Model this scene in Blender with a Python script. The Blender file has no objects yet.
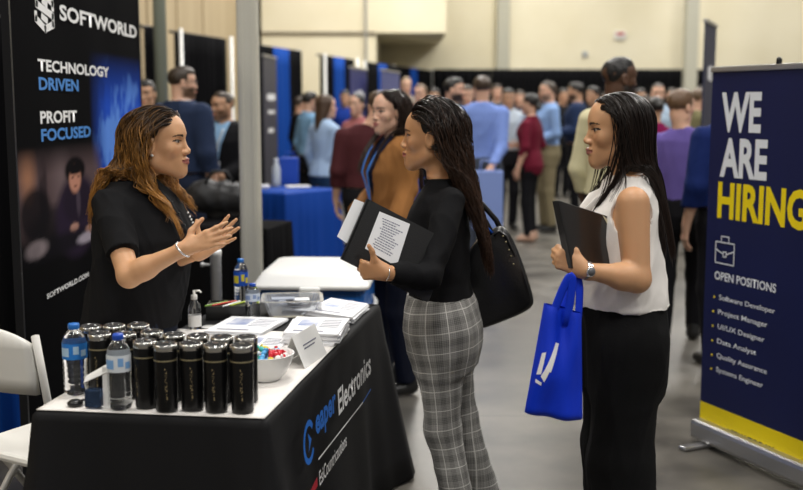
import bpy, math, random
import numpy as np
from mathutils import Vector, Matrix

C = bpy.context.scene.collection
SC = bpy.context.scene
rng = np.random.default_rng(7)
random.seed(7)

# ------------------------------------------------------------------ camera, world, lights, exposure
F_PX, CAM_Z, HORIZON = 1060.0, 1.58, 104.0
PITCH = math.atan((245.0 - HORIZON) / F_PX)
cam_data = bpy.data.cameras.new('camera')
cam = bpy.data.objects.new('camera', cam_data)
C.objects.link(cam)
cam.location = (0, 0, CAM_Z)
cam.rotation_euler = (math.pi / 2 - PITCH, 0, 0)
cam_data.sensor_width = 36
cam_data.lens = 36 * F_PX / 803
cam_data.clip_end = 200
cam_data.dof.use_dof = True
cam_data.dof.focus_distance = 3.45
cam_data.dof.aperture_fstop = 2.1
SC.camera = cam

SC.view_settings.view_transform = 'Standard'
SC.view_settings.look = 'None'
SC.view_settings.gamma = 1
SC.view_settings.use_curve_mapping = False
SC.view_settings.exposure = 0.0

world = bpy.data.worlds.new('hall_air')
SC.world = world
world.use_nodes = True
bg = world.node_tree.nodes['Background']
bg.inputs[0].default_value = (1.0, 0.97, 0.92, 1)
bg.inputs[1].default_value = 0.25


def area(x, y, z, size, power, col=(1, .97, .92), aim=None):
    l = bpy.data.lights.new('overhead_light', 'AREA')
    l.shape = 'SQUARE'
    l.size = size
    l.energy = power
    l.color = col
    o = bpy.data.objects.new('overhead_light', l)
    C.objects.link(o)
    o.location = (x, y, z)
    if aim is not None:
        o.rotation_euler = (Vector(aim) - Vector((x, y, z))).to_track_quat('-Z', 'Y').to_euler()
    return o


# rows of high bay lamps under the roof of the hall
for ly in (-1.5, 4.0, 9.5, 15.0, 20.5):
    for lx in (-6.0, 0.0, 6.0):
        area(lx, ly, 7.6, 1.3, 430 if ly > 14 else 240)
for lx in (3.0, 8.0, 13.0):  # extra row, added only to brighten the back wall
    area(lx, 25.3, 7.4, 1.3, 170)


# ------------------------------------------------------------------ camera geometry helpers
def at(px, py, Y):
    a = (px - 401.5) / F_PX
    b = (245.0 - py) / F_PX
    d = np.array([a, math.cos(PITCH) + b * math.sin(PITCH), -math.sin(PITCH) + b * math.cos(PITCH)])
    return np.array([0, 0, CAM_Z]) + d * (Y / d[1])


def on(px, py, z):
    d = at(px, py, 1.0) - np.array([0, 0, CAM_Z])
    return np.array([0, 0, CAM_Z]) + d * ((z - CAM_Z) / d[2])


class Plane:
    """upright plane through p0 running along the ground direction u"""
    def __init__(s, p0, p1):
        s.p0 = np.array([p0[0], p0[1], 0.0])
        d = np.array([p1[0] - p0[0], p1[1] - p0[1], 0.0])
        s.len = np.linalg.norm(d)
        s.u = d / s.len
        s.n = np.array([s.u[1], -s.u[0], 0])
        s.rz = math.atan2(s.u[1], s.u[0])

    def uv(s, px, py):
        d = at(px, py, 1.0) - np.array([0, 0, CAM_Z])
        t = np.dot(s.p0 - np.array([0, 0, CAM_Z]), s.n) / np.dot(d, s.n)
        p = np.array([0, 0, CAM_Z]) + d * t
        return float(np.dot(p - s.p0, s.u)), float(p[2])


# ------------------------------------------------------------------ materials
MATS = {}


def mat(name, col=(.5, .5, .5), rough=.6, metal=0, sheen=0, bump=0, bscale=300, sss=0, trans=0, ior=1.45, attr=False,
        spec=.5, alpha=1, coat=0, emit=0):
    if name in MATS:
        return MATS[name]
    m = bpy.data.materials.new(name)
    m.use_nodes = True
    nt = m.node_tree
    b = nt.nodes['Principled BSDF']
    b.inputs['Base Color'].default_value = (*col, 1)
    b.inputs['Roughness'].default_value = rough
    b.inputs['Metallic'].default_value = metal
    b.inputs['Specular IOR Level'].default_value = spec
    b.inputs['Transmission Weight'].default_value = trans
    b.inputs['IOR'].default_value = ior
    b.inputs['Alpha'].default_value = alpha
    b.inputs['Coat Weight'].default_value = coat
    if sheen:
        b.inputs['Sheen Weight'].default_value = sheen
        b.inputs['Sheen Roughness'].default_value = .5
    if sss:
        b.inputs['Subsurface Weight'].default_value = sss
        b.inputs['Subsurface Radius'].default_value = (1, .35, .2)
        b.inputs['Subsurface Scale'].default_value = .006
    if emit:
        b.inputs['Emission Color'].default_value = (*col, 1)
        b.inputs['Emission Strength'].default_value = emit
    if attr:
        a = nt.nodes.new('ShaderNodeAttribute')
        a.attribute_name = 'Col'
        nt.links.new(a.outputs['Color'], b.inputs['Base Color'])
    if bump:
        tc = nt.nodes.new('ShaderNodeTexCoord')
        n = nt.nodes.new('ShaderNodeTexNoise')
        n.inputs['Scale'].default_value = bscale
        n.inputs['Detail'].default_value = 4
        bp = nt.nodes.new('ShaderNodeBump')
        bp.inputs['Strength'].default_value = bump
        bp.inputs['Distance'].default_value = .01
        nt.links.new(tc.outputs['Object'], n.inputs['Vector'])
        nt.links.new(n.outputs['Fac'], bp.inputs['Height'])
        nt.links.new(bp.outputs['Normal'], b.inputs['Normal'])
    MATS[name] = m
    return m


def s2l(*c):
    """sRGB 0-255 to linear"""
    return tuple((x / 255 / 12.92) if x / 255 < .04045 else ((x / 255 + .055) / 1.055) ** 2.4 for x in c)


def noisy(name, c1, c2, scale, rough=(.5, .6), detail=5, stretch=(1, 1, 1), bump=0, metal=0):
    m = mat(name, c1, rough[0], metal)
    nt = m.node_tree
    b = nt.nodes['Principled BSDF']
    tc = nt.nodes.new('ShaderNodeTexCoord')
    mp = nt.nodes.new('ShaderNodeMapping')
    mp.inputs['Scale'].default_value = stretch
    n = nt.nodes.new('ShaderNodeTexNoise')
    n.inputs['Scale'].default_value = scale
    n.inputs['Detail'].default_value = detail
    r = nt.nodes.new('ShaderNodeValToRGB')
    r.color_ramp.elements[0].position = .35
    r.color_ramp.elements[1].position = .68
    r.color_ramp.elements[0].color = (*c1, 1)
    r.color_ramp.elements[1].color = (*c2, 1)
    mr = nt.nodes.new('ShaderNodeMapRange')
    mr.inputs['To Min'].default_value = rough[0]
    mr.inputs['To Max'].default_value = rough[1]
    nt.links.new(tc.outputs['Object'], mp.inputs['Vector'])
    nt.links.new(mp.outputs[0], n.inputs['Vector'])
    nt.links.new(n.outputs['Fac'], r.inputs[0])
    nt.links.new(n.outputs['Fac'], mr.inputs[0])
    nt.links.new(r.outputs[0], b.inputs['Base Color'])
    nt.links.new(mr.outputs[0], b.inputs['Roughness'])
    if bump:
        bp = nt.nodes.new('ShaderNodeBump')
        bp.inputs['Strength'].default_value = bump
        bp.inputs['Distance'].default_value = .005
        nt.links.new(n.outputs['Fac'], bp.inputs['Height'])
        nt.links.new(bp.outputs['Normal'], b.inputs['Normal'])
    return m


# ------------------------------------------------------------------ object helpers
def tag(o, label=None, cat=None, group=None, kind=None):
    if label: o['label'] = label
    if cat: o['category'] = cat
    if group: o['group'] = group
    if kind: o['kind'] = kind
    return o


def link(name, me, parent=None, loc=None, rz=0):
    o = bpy.data.objects.new(name, me)
    C.objects.link(o)
    if parent is not None: o.parent = parent
    if loc is not None: o.location = tuple(float(v) for v in loc)
    if rz: o.rotation_euler = (0, 0, rz)
    return o


def empty(name, loc, rz=0):
    return link(name, None, None, loc, rz)


def np_mesh(name, V, Fq, m, col=None, smooth=True):
    V = np.asarray(V, np.float32)
    Fq = np.asarray(Fq, np.int32)
    k = Fq.shape[1]
    me = bpy.data.meshes.new(name)
    me.vertices.add(len(V))
    me.vertices.foreach_set('co', V.ravel())
    me.loops.add(Fq.size)
    me.loops.foreach_set('vertex_index', Fq.ravel())
    me.polygons.add(len(Fq))
    me.polygons.foreach_set('loop_start', np.arange(0, Fq.size, k, dtype=np.int32))
    me.polygons.foreach_set('loop_total', np.full(len(Fq), k, np.int32))
    me.update(calc_edges=True)
    me.polygons.foreach_set('use_smooth', np.full(len(Fq), smooth))
    if col is not None:
        a = me.attributes.new('Col', 'FLOAT_COLOR', 'POINT')
        c = np.ones((len(V), 4), np.float32)
        c[:, :3] = col
        a.data.foreach_set('color', c.ravel())
    if m is not None: me.materials.append(m)
    return me


class MB:
    """collects shapes for ONE mesh"""
    def __init__(s):
        s.v, s.f, s.sm, s.mi = [], [], [], []

    def add(s, vs, fs, smooth=False, mi=0, M=None):
        o = len(s.v)
        for p in vs:
            p = Vector(p)
            if M is not None: p = M @ p
            s.v.append(tuple(p))
        for f in fs:
            s.f.append(tuple(i + o for i in f))
            s.sm.append(smooth)
            s.mi.append(mi)
        return s

    def box(s, c, d, rz=0, bev=0, M=None, mi=0):
        x, y, z = d[0] / 2, d[1] / 2, d[2] / 2
        R = Matrix.Translation(c) @ Matrix.Rotation(rz, 4, 'Z')
        if M is not None: R = M @ R
        if bev <= 0:
            vs = [(a * x, b * y, e * z) for a in (-1, 1) for b in (-1, 1) for e in (-1, 1)]
            fs = [(0, 1, 3, 2), (4, 6, 7, 5), (0, 4, 5, 1), (2, 3, 7, 6), (0, 2, 6, 4), (1, 5, 7, 3)]
            return s.add(vs, fs, False, mi, R)
        n = 3
        pts = []
        for (sx, sy, a0) in ((1, 1, 0), (-1, 1, 90), (-1, -1, 180), (1, -1, 270)):
            for i in range(n + 1):
                a = math.radians(a0 + 90 * i / n)
                pts.append((sx * (x - bev), sy * (y - bev), math.cos(a) * bev, math.sin(a) * bev))
        rings = []
        bz = min(bev, z * .9)
        for (zz, k) in ((-z, 1 - bz / bev), (-z + bz * .3, 1 - .3 * bz / bev), (-z + bz, 1), (z - bz, 1), (z - bz * .3, 1 - .3 * bz / bev), (z, 1 - bz / bev)):
            rings.append([(px + k * ox, py + k * oy, zz) for px, py, ox, oy in pts])
        vs = [p for r in rings for p in r]
        m = len(pts)
        fs = []
        for r in range(len(rings) - 1):
            for i in range(m):
                j = (i + 1) % m
                fs.append((r * m + i, r * m + j, (r + 1) * m + j, (r + 1) * m + i))
        fs.append(tuple(reversed(range(m))))
        fs.append(tuple((len(rings) - 1) * m + i for i in range(m)))
        return s.add(vs, fs, False, mi, R)

    def lathe(s, prof, seg=24, c=(0, 0, 0), M=None, mi=0, smooth=True, close=True):
        vs, fs = [], []
        for r, z in prof:
            for i in range(seg):
                a = 2 * math.pi * i / seg
                vs.append((c[0] + r * math.cos(a), c[1] + r * math.sin(a), c[2] + z))
        for k in range(len(prof) - 1):
            for i in range(seg):
                j = (i + 1) % seg
                fs.append((k * seg + i, k * seg + j, (k + 1) * seg + j, (k + 1) * seg + i))
        if close:
            fs.append(tuple(reversed(range(seg))))
            fs.append(tuple((len(prof) - 1) * seg + i for i in range(seg)))
        return s.add(vs, fs, smooth, mi, M)

    def tube(s, path, r, seg=8, mi=0, M=None, flat=None):
        P = [Vector(p) for p in path]
        vs, fs = [], []
        n = len(P)
        up = Vector((0, 0, 1))
        prev = None
        for i, p in enumerate(P):
            t = (P[min(i + 1, n - 1)] - P[max(i - 1, 0)]).normalized()
            if prev is None:
                a = up if abs(t.dot(up)) < .9 else Vector((1, 0, 0))
                u = (a - t * a.dot(t)).normalized()
            else:
                u = (prev - t * prev.dot(t)).normalized()
            prev = u
            w = t.cross(u)
            rr = r[i] if isinstance(r, (list, tuple)) else r
            for k in range(seg):
                a = 2 * math.pi * k / seg
                f = flat if flat else 1
                vs.append(tuple(p + u * math.cos(a) * rr + w * math.sin(a) * rr * f))
        for i in range(n - 1):
            for k in range(seg):
                j = (k + 1) % seg
                fs.append((i * seg + k, i * seg + j, (i + 1) * seg + j, (i + 1) * seg + k))
        fs.append(tuple(reversed(range(seg))))
        fs.append(tuple((n - 1) * seg + i for i in range(seg)))
        return s.add(vs, fs, True, mi, M)

    def prism(s, poly, z0, z1, M=None, mi=0):
        n = len(poly)
        vs = [(x, y, z0) for x, y in poly] + [(x, y, z1) for x, y in poly]
        fs = [tuple(reversed(range(n))), tuple(range(n, 2 * n))]
        for i in range(n):
            j = (i + 1) % n
            fs.append((i, j, n + j, n + i))
        return s.add(vs, fs, False, mi, M)

    def mesh(s, name, mats):
        me = bpy.data.meshes.new(name)
        me.from_pydata(s.v, [], s.f)
        for m in (mats if isinstance(mats, (list, tuple)) else [mats]):
            me.materials.append(m)
        me.polygons.foreach_set('use_smooth', s.sm)
        me.polygons.foreach_set('material_index', s.mi)
        me.update()
        return me

    def build(s, name, mats, parent=None, loc=None, rz=0):
        return link(name, s.mesh(name, mats), parent, loc, rz)


def copy_tree(o, parent=None):
    c = o.copy()
    C.objects.link(c)
    if parent is not None: c.parent = parent
    for ch in o.children:
        copy_tree(ch, c)
    return c


def text_mesh(body, m, bold=0.0, depth=.0006):
    cu = bpy.data.curves.new('lettering', 'FONT')
    cu.body = body
    cu.size = 1
    cu.offset = bold
    cu.resolution_u = 3
    o = bpy.data.objects.new('lettering', cu)
    C.objects.link(o)
    bpy.context.view_layer.update()
    dg = bpy.context.evaluated_depsgraph_get()
    me = bpy.data.meshes.new_from_object(o.evaluated_get(dg))
    bpy.data.objects.remove(o)
    bpy.data.curves.remove(cu)
    me.materials.clear()
    me.materials.append(m)
    return me


def letter(plane, body, box, m, parent, bold=0.0, name='lettering', off=.004):
    """text fitted to box (u0,u1,v0,v1) on an upright plane; parent shares the plane's frame (origin p0, x along u)"""
    me = text_mesh(body, m, bold)
    n = len(me.vertices)
    co = np.zeros(n * 3, np.float32)
    me.vertices.foreach_get('co', co)
    co = co.reshape(-1, 3)
    lo, hi = co.min(0), co.max(0)
    u0, u1, v0, v1 = box
    out = np.zeros_like(co)
    out[:, 0] = u0 + (co[:, 0] - lo[0]) / max(hi[0] - lo[0], 1e-6) * (u1 - u0)
    out[:, 2] = v0 + (co[:, 1] - lo[1]) / max(hi[1] - lo[1], 1e-6) * (v1 - v0)
    out[:, 1] = -off
    me.vertices.foreach_set('co', out.ravel())
    me.update()
    return link(name, me, parent)


# ------------------------------------------------------------------ implicit surfaces
class Pr:
    def __init__(s, f, lo, hi, k=.02, op=0):
        s.f, s.lo, s.hi, s.k, s.op = f, np.array(lo, float), np.array(hi, float), k, op


def smin(a, b, k):
    h = np.maximum(k - np.abs(a - b), 0) / k
    return np.minimum(a, b) - h * h * (k * .25)


def cap(a, b, r1, r2, k=.02, op=0, flat=None, ends=False):
    a = np.array(a, float); b = np.array(b, float)
    ab = b - a; L2 = max(float(ab @ ab), 1e-9); L = math.sqrt(L2)
    rm = max(r1, r2)
    fn = None
    if flat is not None:
        fn = np.array(flat[0], float); fn = fn / np.linalg.norm(fn); fk = flat[1]

    def f(x, y, z):
        px, py, pz = x - a[0], y - a[1], z - a[2]
        tr = (px * ab[0] + py * ab[1] + pz * ab[2]) / L2
        t = np.clip(tr, 0, 1)
        qx, qy, qz = px - ab[0] * t, py - ab[1] * t, pz - ab[2] * t
        d2 = qx * qx + qy * qy + qz * qz
        if fn is not None:
            dn = qx * fn[0] + qy * fn[1] + qz * fn[2]
            d2 = d2 + (fk * fk - 1) * dn * dn
        d = np.sqrt(d2) - (r1 + (r2 - r1) * t)
        if ends:
            d = np.maximum(d, (tr - 1) * L)
        return d
    return Pr(f, np.minimum(a, b) - rm, np.maximum(a, b) + rm, k, op)


def ell(c, r, k=.02, op=0):
    c = np.array(c, float); r = np.array(r, float)

    def f(x, y, z):
        px, py, pz = (x - c[0]), (y - c[1]), (z - c[2])
        k0 = np.sqrt((px / r[0]) ** 2 + (py / r[1]) ** 2 + (pz / r[2]) ** 2)
        k1 = np.sqrt((px / r[0] ** 2) ** 2 + (py / r[1] ** 2) ** 2 + (pz / r[2] ** 2) ** 2) + 1e-6
        return k0 * (k0 - 1) / k1
    return Pr(f, c - r, c + r, k, op)


def loft(sec, k=.02, op=0, n=2.2):
    """sections (z, cx, cy, rx, ry) of a closed upright form"""
    S = np.array(sorted(sec), float)
    zz = np.linspace(S[0, 0], S[-1, 0], 200)
    tab = []
    for c in range(1, 5):
        lin = np.interp(zz, S[:, 0], S[:, c])
        w = max(3, int(200 * .045 / max(S[-1, 0] - S[0, 0], .05)))
        ker = np.hanning(w + 2)[1:-1]
        ker /= ker.sum()
        pad = np.pad(lin, (w, w), mode='edge')
        tab.append(np.convolve(pad, ker, 'same')[w:-w])
    cxs, cys, rxs, rys = tab

    def f(x, y, z):
        cx = np.interp(z, zz, cxs); cy = np.interp(z, zz, cys)
        rx = np.interp(z, zz, rxs); ry = np.interp(z, zz, rys)
        q = (np.abs((x - cx) / rx) ** n + np.abs((y - cy) / ry) ** n) ** (1 / n)
        d = (q - 1) * np.minimum(rx, ry)
        return np.maximum(d, np.maximum(z - zz[-1], zz[0] - z))
    return Pr(f, (np.min(cxs - rxs), np.min(cys - rys), zz[0]), (np.max(cxs + rxs), np.max(cys + rys), zz[-1]), k, op)


def halfspace(n, d, k=.004, op=1, lo=(-9, -9, -9), hi=(9, 9, 9)):
    """op 1: removes the side where n.p > d"""
    n = np.array(n, float); n /= np.linalg.norm(n)
    return Pr(lambda x, y, z: d - (x * n[0] + y * n[1] + z * n[2]), lo, hi, k, op)


def xf(prims, R, t, s=1.0):
    R = np.asarray(R, float); t = np.asarray(t, float)
    out = []
    for p in prims:
        def f(x, y, z, p=p):
            dx, dy, dz = x - t[0], y - t[1], z - t[2]
            lx = (R[0, 0] * dx + R[1, 0] * dy + R[2, 0] * dz) / s
            ly = (R[0, 1] * dx + R[1, 1] * dy + R[2, 1] * dz) / s
            lz = (R[0, 2] * dx + R[1, 2] * dy + R[2, 2] * dz) / s
            return p.f(lx, ly, lz) * s
        cs = np.array([[a, b, c] for a in (p.lo[0], p.hi[0]) for b in (p.lo[1], p.hi[1]) for c in (p.lo[2], p.hi[2])])
        cs = cs @ R.T * s + t
        out.append(Pr(f, cs.min(0), cs.max(0), p.k * s, p.op))
    return out


def evalp(prims, P):
    x, y, z = P[:, 0], P[:, 1], P[:, 2]
    F = np.full(len(P), .5)
    for p in prims:
        d = p.f(x, y, z)
        F = smin(F, d, p.k) if p.op == 0 else -smin(-F, d, p.k)
    return F


def axis(lo, hi, h, fine):
    out = [lo]
    v = lo
    while v < hi:
        st = h
        for a, b, g in fine:
            if a <= v + g <= b: st = min(st, g)
            elif v < a < v + st: st = max(min(st, a - v), g)
        v += st
        out.append(v)
    return np.array(out)


def surf(prims, h, fine=()):
    """fine: list of (center, halfsize, step)"""
    adds = [p for p in prims if p.op == 0]
    lo = np.min([p.lo for p in adds], 0) - .03
    hi = np.max([p.hi for p in adds], 0) + .03
    AX = []
    for i in range(3):
        fi = [(c[i] - (hs[i] if hasattr(hs, '__len__') else hs), c[i] + (hs[i] if hasattr(hs, '__len__') else hs), g) for c, hs, g in fine]
        AX.append(axis(lo[i], hi[i], h, fi))
    ax, ay, az = AX
    F = np.full((len(ax), len(ay), len(az)), .05, np.float32)
    for p in prims:
        pad = p.k + .02
        sl = []
        for i, A in enumerate(AX):
            a = max(np.searchsorted(A, p.lo[i] - pad) - 1, 0)
            b = min(np.searchsorted(A, p.hi[i] + pad) + 1, len(A))
            sl.append(slice(a, b))
        x = ax[sl[0]][:, None, None]; y = ay[sl[1]][None, :, None]; z = az[sl[2]][None, None, :]
        if x.size == 0 or y.size == 0 or z.size == 0: continue
        d = p.f(x, y, z)
        sub = F[sl[0], sl[1], sl[2]]
        F[sl[0], sl[1], sl[2]] = smin(sub, d, p.k) if p.op == 0 else -smin(-sub, d, p.k)
    F[0], F[-1] = .05, .05
    F[:, 0], F[:, -1] = .05, .05
    F[:, :, 0], F[:, :, -1] = .05, .05
    return surfnet(F, ax, ay, az)


def surfnet(F, ax, ay, az):
    S = F < 0
    cnt = np.zeros(tuple(n - 1 for n in F.shape), np.uint8)
    offs = [(a, b, c) for a in (0, 1) for b in (0, 1) for c in (0, 1)]
    nx, ny, nz = cnt.shape
    for a, b, c in offs:
        cnt += S[a:a + nx, b:b + ny, c:c + nz]
    act = (cnt > 0) & (cnt < 8)
    I, J, K = np.nonzero(act)
    n = len(I)
    idx = np.full(cnt.shape, -1, np.int32)
    idx[I, J, K] = np.arange(n)
    val = np.stack([F[I + a, J + b, K + c] for a, b, c in offs], 1).astype(np.float64)
    pos = np.zeros((n, 3)); w = np.zeros(n)
    O = np.array(offs, float)
    for i in range(8):
        for j in range(i + 1, 8):
            if np.abs(O[i] - O[j]).sum() == 1:
                va, vb = val[:, i], val[:, j]
                m = (va < 0) != (vb < 0)
                t = np.where(m, va / np.where(m, va - vb, 1), 0)
                pos += np.where(m[:, None], O[i] + t[:, None] * (O[j] - O[i]), 0)
                w += m
    pos /= w[:, None]
    V = np.stack([ax[I] + pos[:, 0] * (ax[I + 1] - ax[I]), ay[J] + pos[:, 1] * (ay[J + 1] - ay[J]),
                  az[K] + pos[:, 2] * (az[K + 1] - az[K])], 1)
    quads = []
    for d in range(3):
        A = [slice(1, -1)] * 3; B = [slice(1, -1)] * 3
        A[d] = slice(0, -1); B[d] = slice(1, None)
        s0, s1 = S[tuple(A)], S[tuple(B)]
        i, j, k = np.nonzero(s0 != s1)
        base = [i, j, k]
        e1, e2 = (d + 1) % 3, (d + 2) % 3
        for e in range(3):
            if e != d: base[e] = base[e] + 1
        def cell(o1, o2):
            q = [base[0], base[1], base[2]]
            q[e1] = q[e1] - o1
            q[e2] = q[e2] - o2
            return idx[q[0], q[1], q[2]]
        Q = np.stack([cell(1, 1), cell(0, 1), cell(0, 0), cell(1, 0)], 1)
        flip = ~s0[i, j, k]
        Q[flip] = Q[flip][:, ::-1]
        quads.append(Q)
    Q = np.concatenate(quads)
    return V, Q[(Q >= 0).all(1)]


def folds(V, N, amp, scale=1.0, seed=0, st=(1, 1, .45)):
    r = np.random.default_rng(seed)
    P = V * np.array(st) * scale
    f = np.zeros(len(V))
    for o in range(4):
        fr = 14 * 1.7 ** o
        d1 = r.normal(size=3); d1 /= np.linalg.norm(d1)
        d2 = r.normal(size=3); d2 /= np.linalg.norm(d2)
        w = np.sin(P @ d2 * fr * .6 + r.uniform(0, 6)) * 1.6
        s = np.sin(P @ d1 * fr + w + r.uniform(0, 6))
        f += (1 - 2 * np.abs(s) ** .8) / 1.6 ** o
    return V + N * (f * amp * .5)[:, None]


def vnormals(V, Q):
    N = np.zeros_like(V)
    fn = np.cross(V[Q[:, 2]] - V[Q[:, 0]], V[Q[:, 3]] - V[Q[:, 1]])
    for i in range(4):
        np.add.at(N, Q[:, i], fn)
    return N / (np.linalg.norm(N, axis=1, keepdims=True) + 1e-9)


def Rz(a):
    c, s = math.cos(a), math.sin(a)
    return np.array([[c, -s, 0], [s, c, 0], [0, 0, 1.0]])


def Rx(a):
    c, s = math.cos(a), math.sin(a)
    return np.array([[1, 0, 0], [0, c, -s], [0, s, c]])


def Ry(a):
    c, s = math.cos(a), math.sin(a)
    return np.array([[c, 0, s], [0, 1, 0], [-s, 0, c]])

# ------------------------------------------------------------------ people
def head_prims(male=False, full=0.0, neck_to=None):
    f = full
    P = [
        ell((0, -.014, .034), (.073, .093, .077), .02),
        ell((0, .012, -.022), (.058 + f * .006, .070, .080), .03),
        ell((0, .034, .040), (.056, .048, .050), .03),
        cap((-.047 - f * .006, -.002, -.062), (-.006, .058, -.098), .019 + f * .004, .017, .03),
        cap((.047 + f * .006, -.002, -.062), (.006, .058, -.098), .019 + f * .004, .017, .03),
        ell((0, .066, -.098), (.018, .016, .014), .018),
        cap((-.030, .066, .022), (.030, .066, .022), .0105 + male * .0045, .0105 + male * .0045, .022),
        ell((-.040, .050, -.022), (.022 + f * .003, .022, .022), .025),
        ell((.040, .050, -.022), (.022 + f * .003, .022, .022), .025),
        ell((-.032, .0865 - male * .004, .003), (.019, .015, .0105), .014, 1),
        ell((.032, .0865 - male * .004, .003), (.019, .015, .0105), .014, 1),
        ell((-.032, .0615, .003), (.017, .0165, .0140), .006),
        ell((.032, .0615, .003), (.017, .0165, .0140), .006),
        ell((0, .064, -.066), (.030, .022, .028), .02),
        cap((0, .074, .010), (0, .0935, -.028), .0070, .0088, .014),
        ell((0, .0950, -.032), (.0092, .0088, .0080), .007),
        ell((-.0115, .0885, -.036), (.0075, .0105, .0072), .007),
        ell((.0115, .0885, -.036), (.0075, .0105, .0072), .007),
        ell((0, .0870, -.0588), (.021, .0090, .0060), .006),
        ell((0, .0858, -.0700), (.019, .0092, .0070), .006),
        cap((-.024, .083, -.0645), (.024, .083, -.0645), .0018, .0018, .003, 1),
        ell((-.075, -.010, -.008), (.008, .019, .031), .007),
        ell((.075, -.010, -.008), (.008, .019, .031), .007),
        ell((-.084, -.006, -.004), (.006, .010, .018), .006, 1),
        ell((.084, -.006, -.004), (.006, .010, .018), .006, 1),
    ]
    return P


def face_color(L, base, lip, brow, beard=None, female=True):
    """colours of skin, lips, brows and eyes, L in head space"""
    x, y, z = L[:, 0], L[:, 1], L[:, 2]
    n = len(L)
    col = np.tile(np.array(base), (n, 1))
    ax_ = np.abs(x)
    near = (y > .02) & (np.abs(z) < .13) & (ax_ < .09)
    # cheeks
    ck = np.exp(-(((ax_ - .045) / .02) ** 2 + ((z + .03) / .02) ** 2)) * near * .25
    col = col * (1 - ck[:, None] * np.array([0, .25, .2]))
    if beard is not None:
        b = np.clip((-.030 - z - np.clip(.05 - np.abs(y - .03), -.05, .05) * 0) / .012, 0, 1) * np.clip((y + .03) / .03, 0, 1) * (z > -.125) * np.clip((.118 + z) / .02, 0, 1)
        b = b * (1 - np.exp(-((ax_ / .02) ** 2 + ((z + .065) / .008) ** 2)))
        col = col * (1 - b[:, None]) + np.array(beard) * b[:, None]
    lm = ((x / .023) ** 2 + ((z + .0645) / .0115) ** 2 < 1) & (y > .078)
    col[lm] = lip
    zc = .0235 - ((ax_ - .034) / .024) ** 2 * .006
    bm = (np.abs(z - zc) < (.0030 if female else .0042) * np.clip(1.3 - (ax_ - .014) / .05, .5, 1.3)) & (ax_ > .013) & (ax_ < .053) & (y > .035)
    col[bm] = brow
    e = ((ax_ - .033) / .0150) ** 2 + ((z - .0025 - (ax_ - .033) * .08) / .0050) ** 2
    em = (e < 1) & (y > .045)
    col[em] = (.30, .25, .22)
    im = (((ax_ - .034) ** 2 + (z - .003) ** 2) < .0064 ** 2) & em
    col[im] = (.015, .008, .006)
    um = (e >= .8) & (e < 2.1) & (z > .003) & (y > .045)
    col[um] = np.array(brow) * .6 if female else np.array(base) * .5
    return col


def hand_prims(w, d, t, right, s=1.0, curl=(10, 15, 10), spread=6, thumb=((.75, .60, .25), (.35, .9, .15)), curls=None):
    w = np.array(w, float); d = np.array(d, float); d /= np.linalg.norm(d)
    t = np.array(t, float); t = t - d * (t @ d); t /= np.linalg.norm(t)
    n = np.cross(d, t)
    if right: n = -n
    P = []
    offs = [.027, .009, -.009, -.026]
    kl = [.090, .094, .089, .080]
    ph = [(.042, .025, .021), (.046, .029, .022), (.042, .027, .021), (.033, .020, .018)]
    tips = []
    P.append(cap(w - d * .02 * s, w + d * .025 * s, .024 * s, .026 * s, .02, flat=(n, 1.35)))
    for i in range(4):
        a = w + t * offs[i] * .55 * s + d * .012 * s
        k_ = w + t * offs[i] * s + d * kl[i] * s
        P.append(cap(a, k_, .0145 * s, .0105 * s, .012 * s))
    for i in range(4):
        p = w + t * offs[i] * s + d * kl[i] * s
        sp = math.radians(spread * (1.5 - i))
        fd = d * math.cos(sp) + t * math.sin(sp)
        ang = 0
        cs = curls[i] if curls else curl
        r = .0090 if i < 3 else .0078
        for j in range(3):
            ang += math.radians(cs[j])
            v = fd * math.cos(ang) + n * math.sin(ang)
            q = p + v * ph[i][j] * s
            P.append(cap(p, q, (r - j * .0008) * s, (r - (j + 1) * .0008) * s, .005 if j else .010))
            p = q
        tips.append(p)
    p = w + d * .018 * s + t * .020 * s + n * .006 * s
    v1 = t * thumb[0][0] + d * thumb[0][1] + n * thumb[0][2]; v1 /= np.linalg.norm(v1)
    v2 = t * thumb[1][0] + d * thumb[1][1] + n * thumb[1][2]; v2 /= np.linalg.norm(v2)
    q = p + v1 * .042 * s
    P.append(cap(p, q, .0165 * s, .0125 * s, .014 * s))
    q2 = q + v2 * .034 * s
    P.append(cap(q, q2, .0118 * s, .0100 * s, .008))
    q3 = q2 + (v2 * .8 + d * .25) * .027 * s
    P.append(cap(q2, q3, .0100 * s, .0082 * s, .005))
    return P, (w, w + d * .10 * s)


SKIN = {'tan': (.56, .305, .160), 'light': (.62, .375, .265), 'warm': (.47, .240, .115), 'brown': (.27, .13, .07),
        'dark': (.085, .040, .022), 'olive': (.50, .29, .18)}

FIG = {}


def torso_secs(male, s, g=0.0, build=1.0):
    if male:
        T = [(.78, .0, .135, .10), (.88, -.01, .168, .118), (.98, -.005, .158, .110), (1.08, .005, .150, .110), (1.20, .01, .160, .118),
             (1.30, .01, .175, .120), (1.38, -.005, .178, .095), (1.43, -.015, .130, .070), (1.465, -.02, .07, .052)]
    else:
        T = [(.78, -.005, .140, .10), (.88, -.012, .170, .118), (.97, -.005, .155, .105), (1.07, .005, .126, .090), (1.17, .012, .134, .100),
             (1.26, .022, .142, .114), (1.34, .005, .152, .090), (1.39, -.008, .140, .068), (1.425, -.015, .085, .052), (1.45, -.018, .06, .045)]
    return [(z * s, 0, cy * s, (rx * build + g) * s, (ry * build + g) * s) for z, cy, rx, ry in T]


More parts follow.
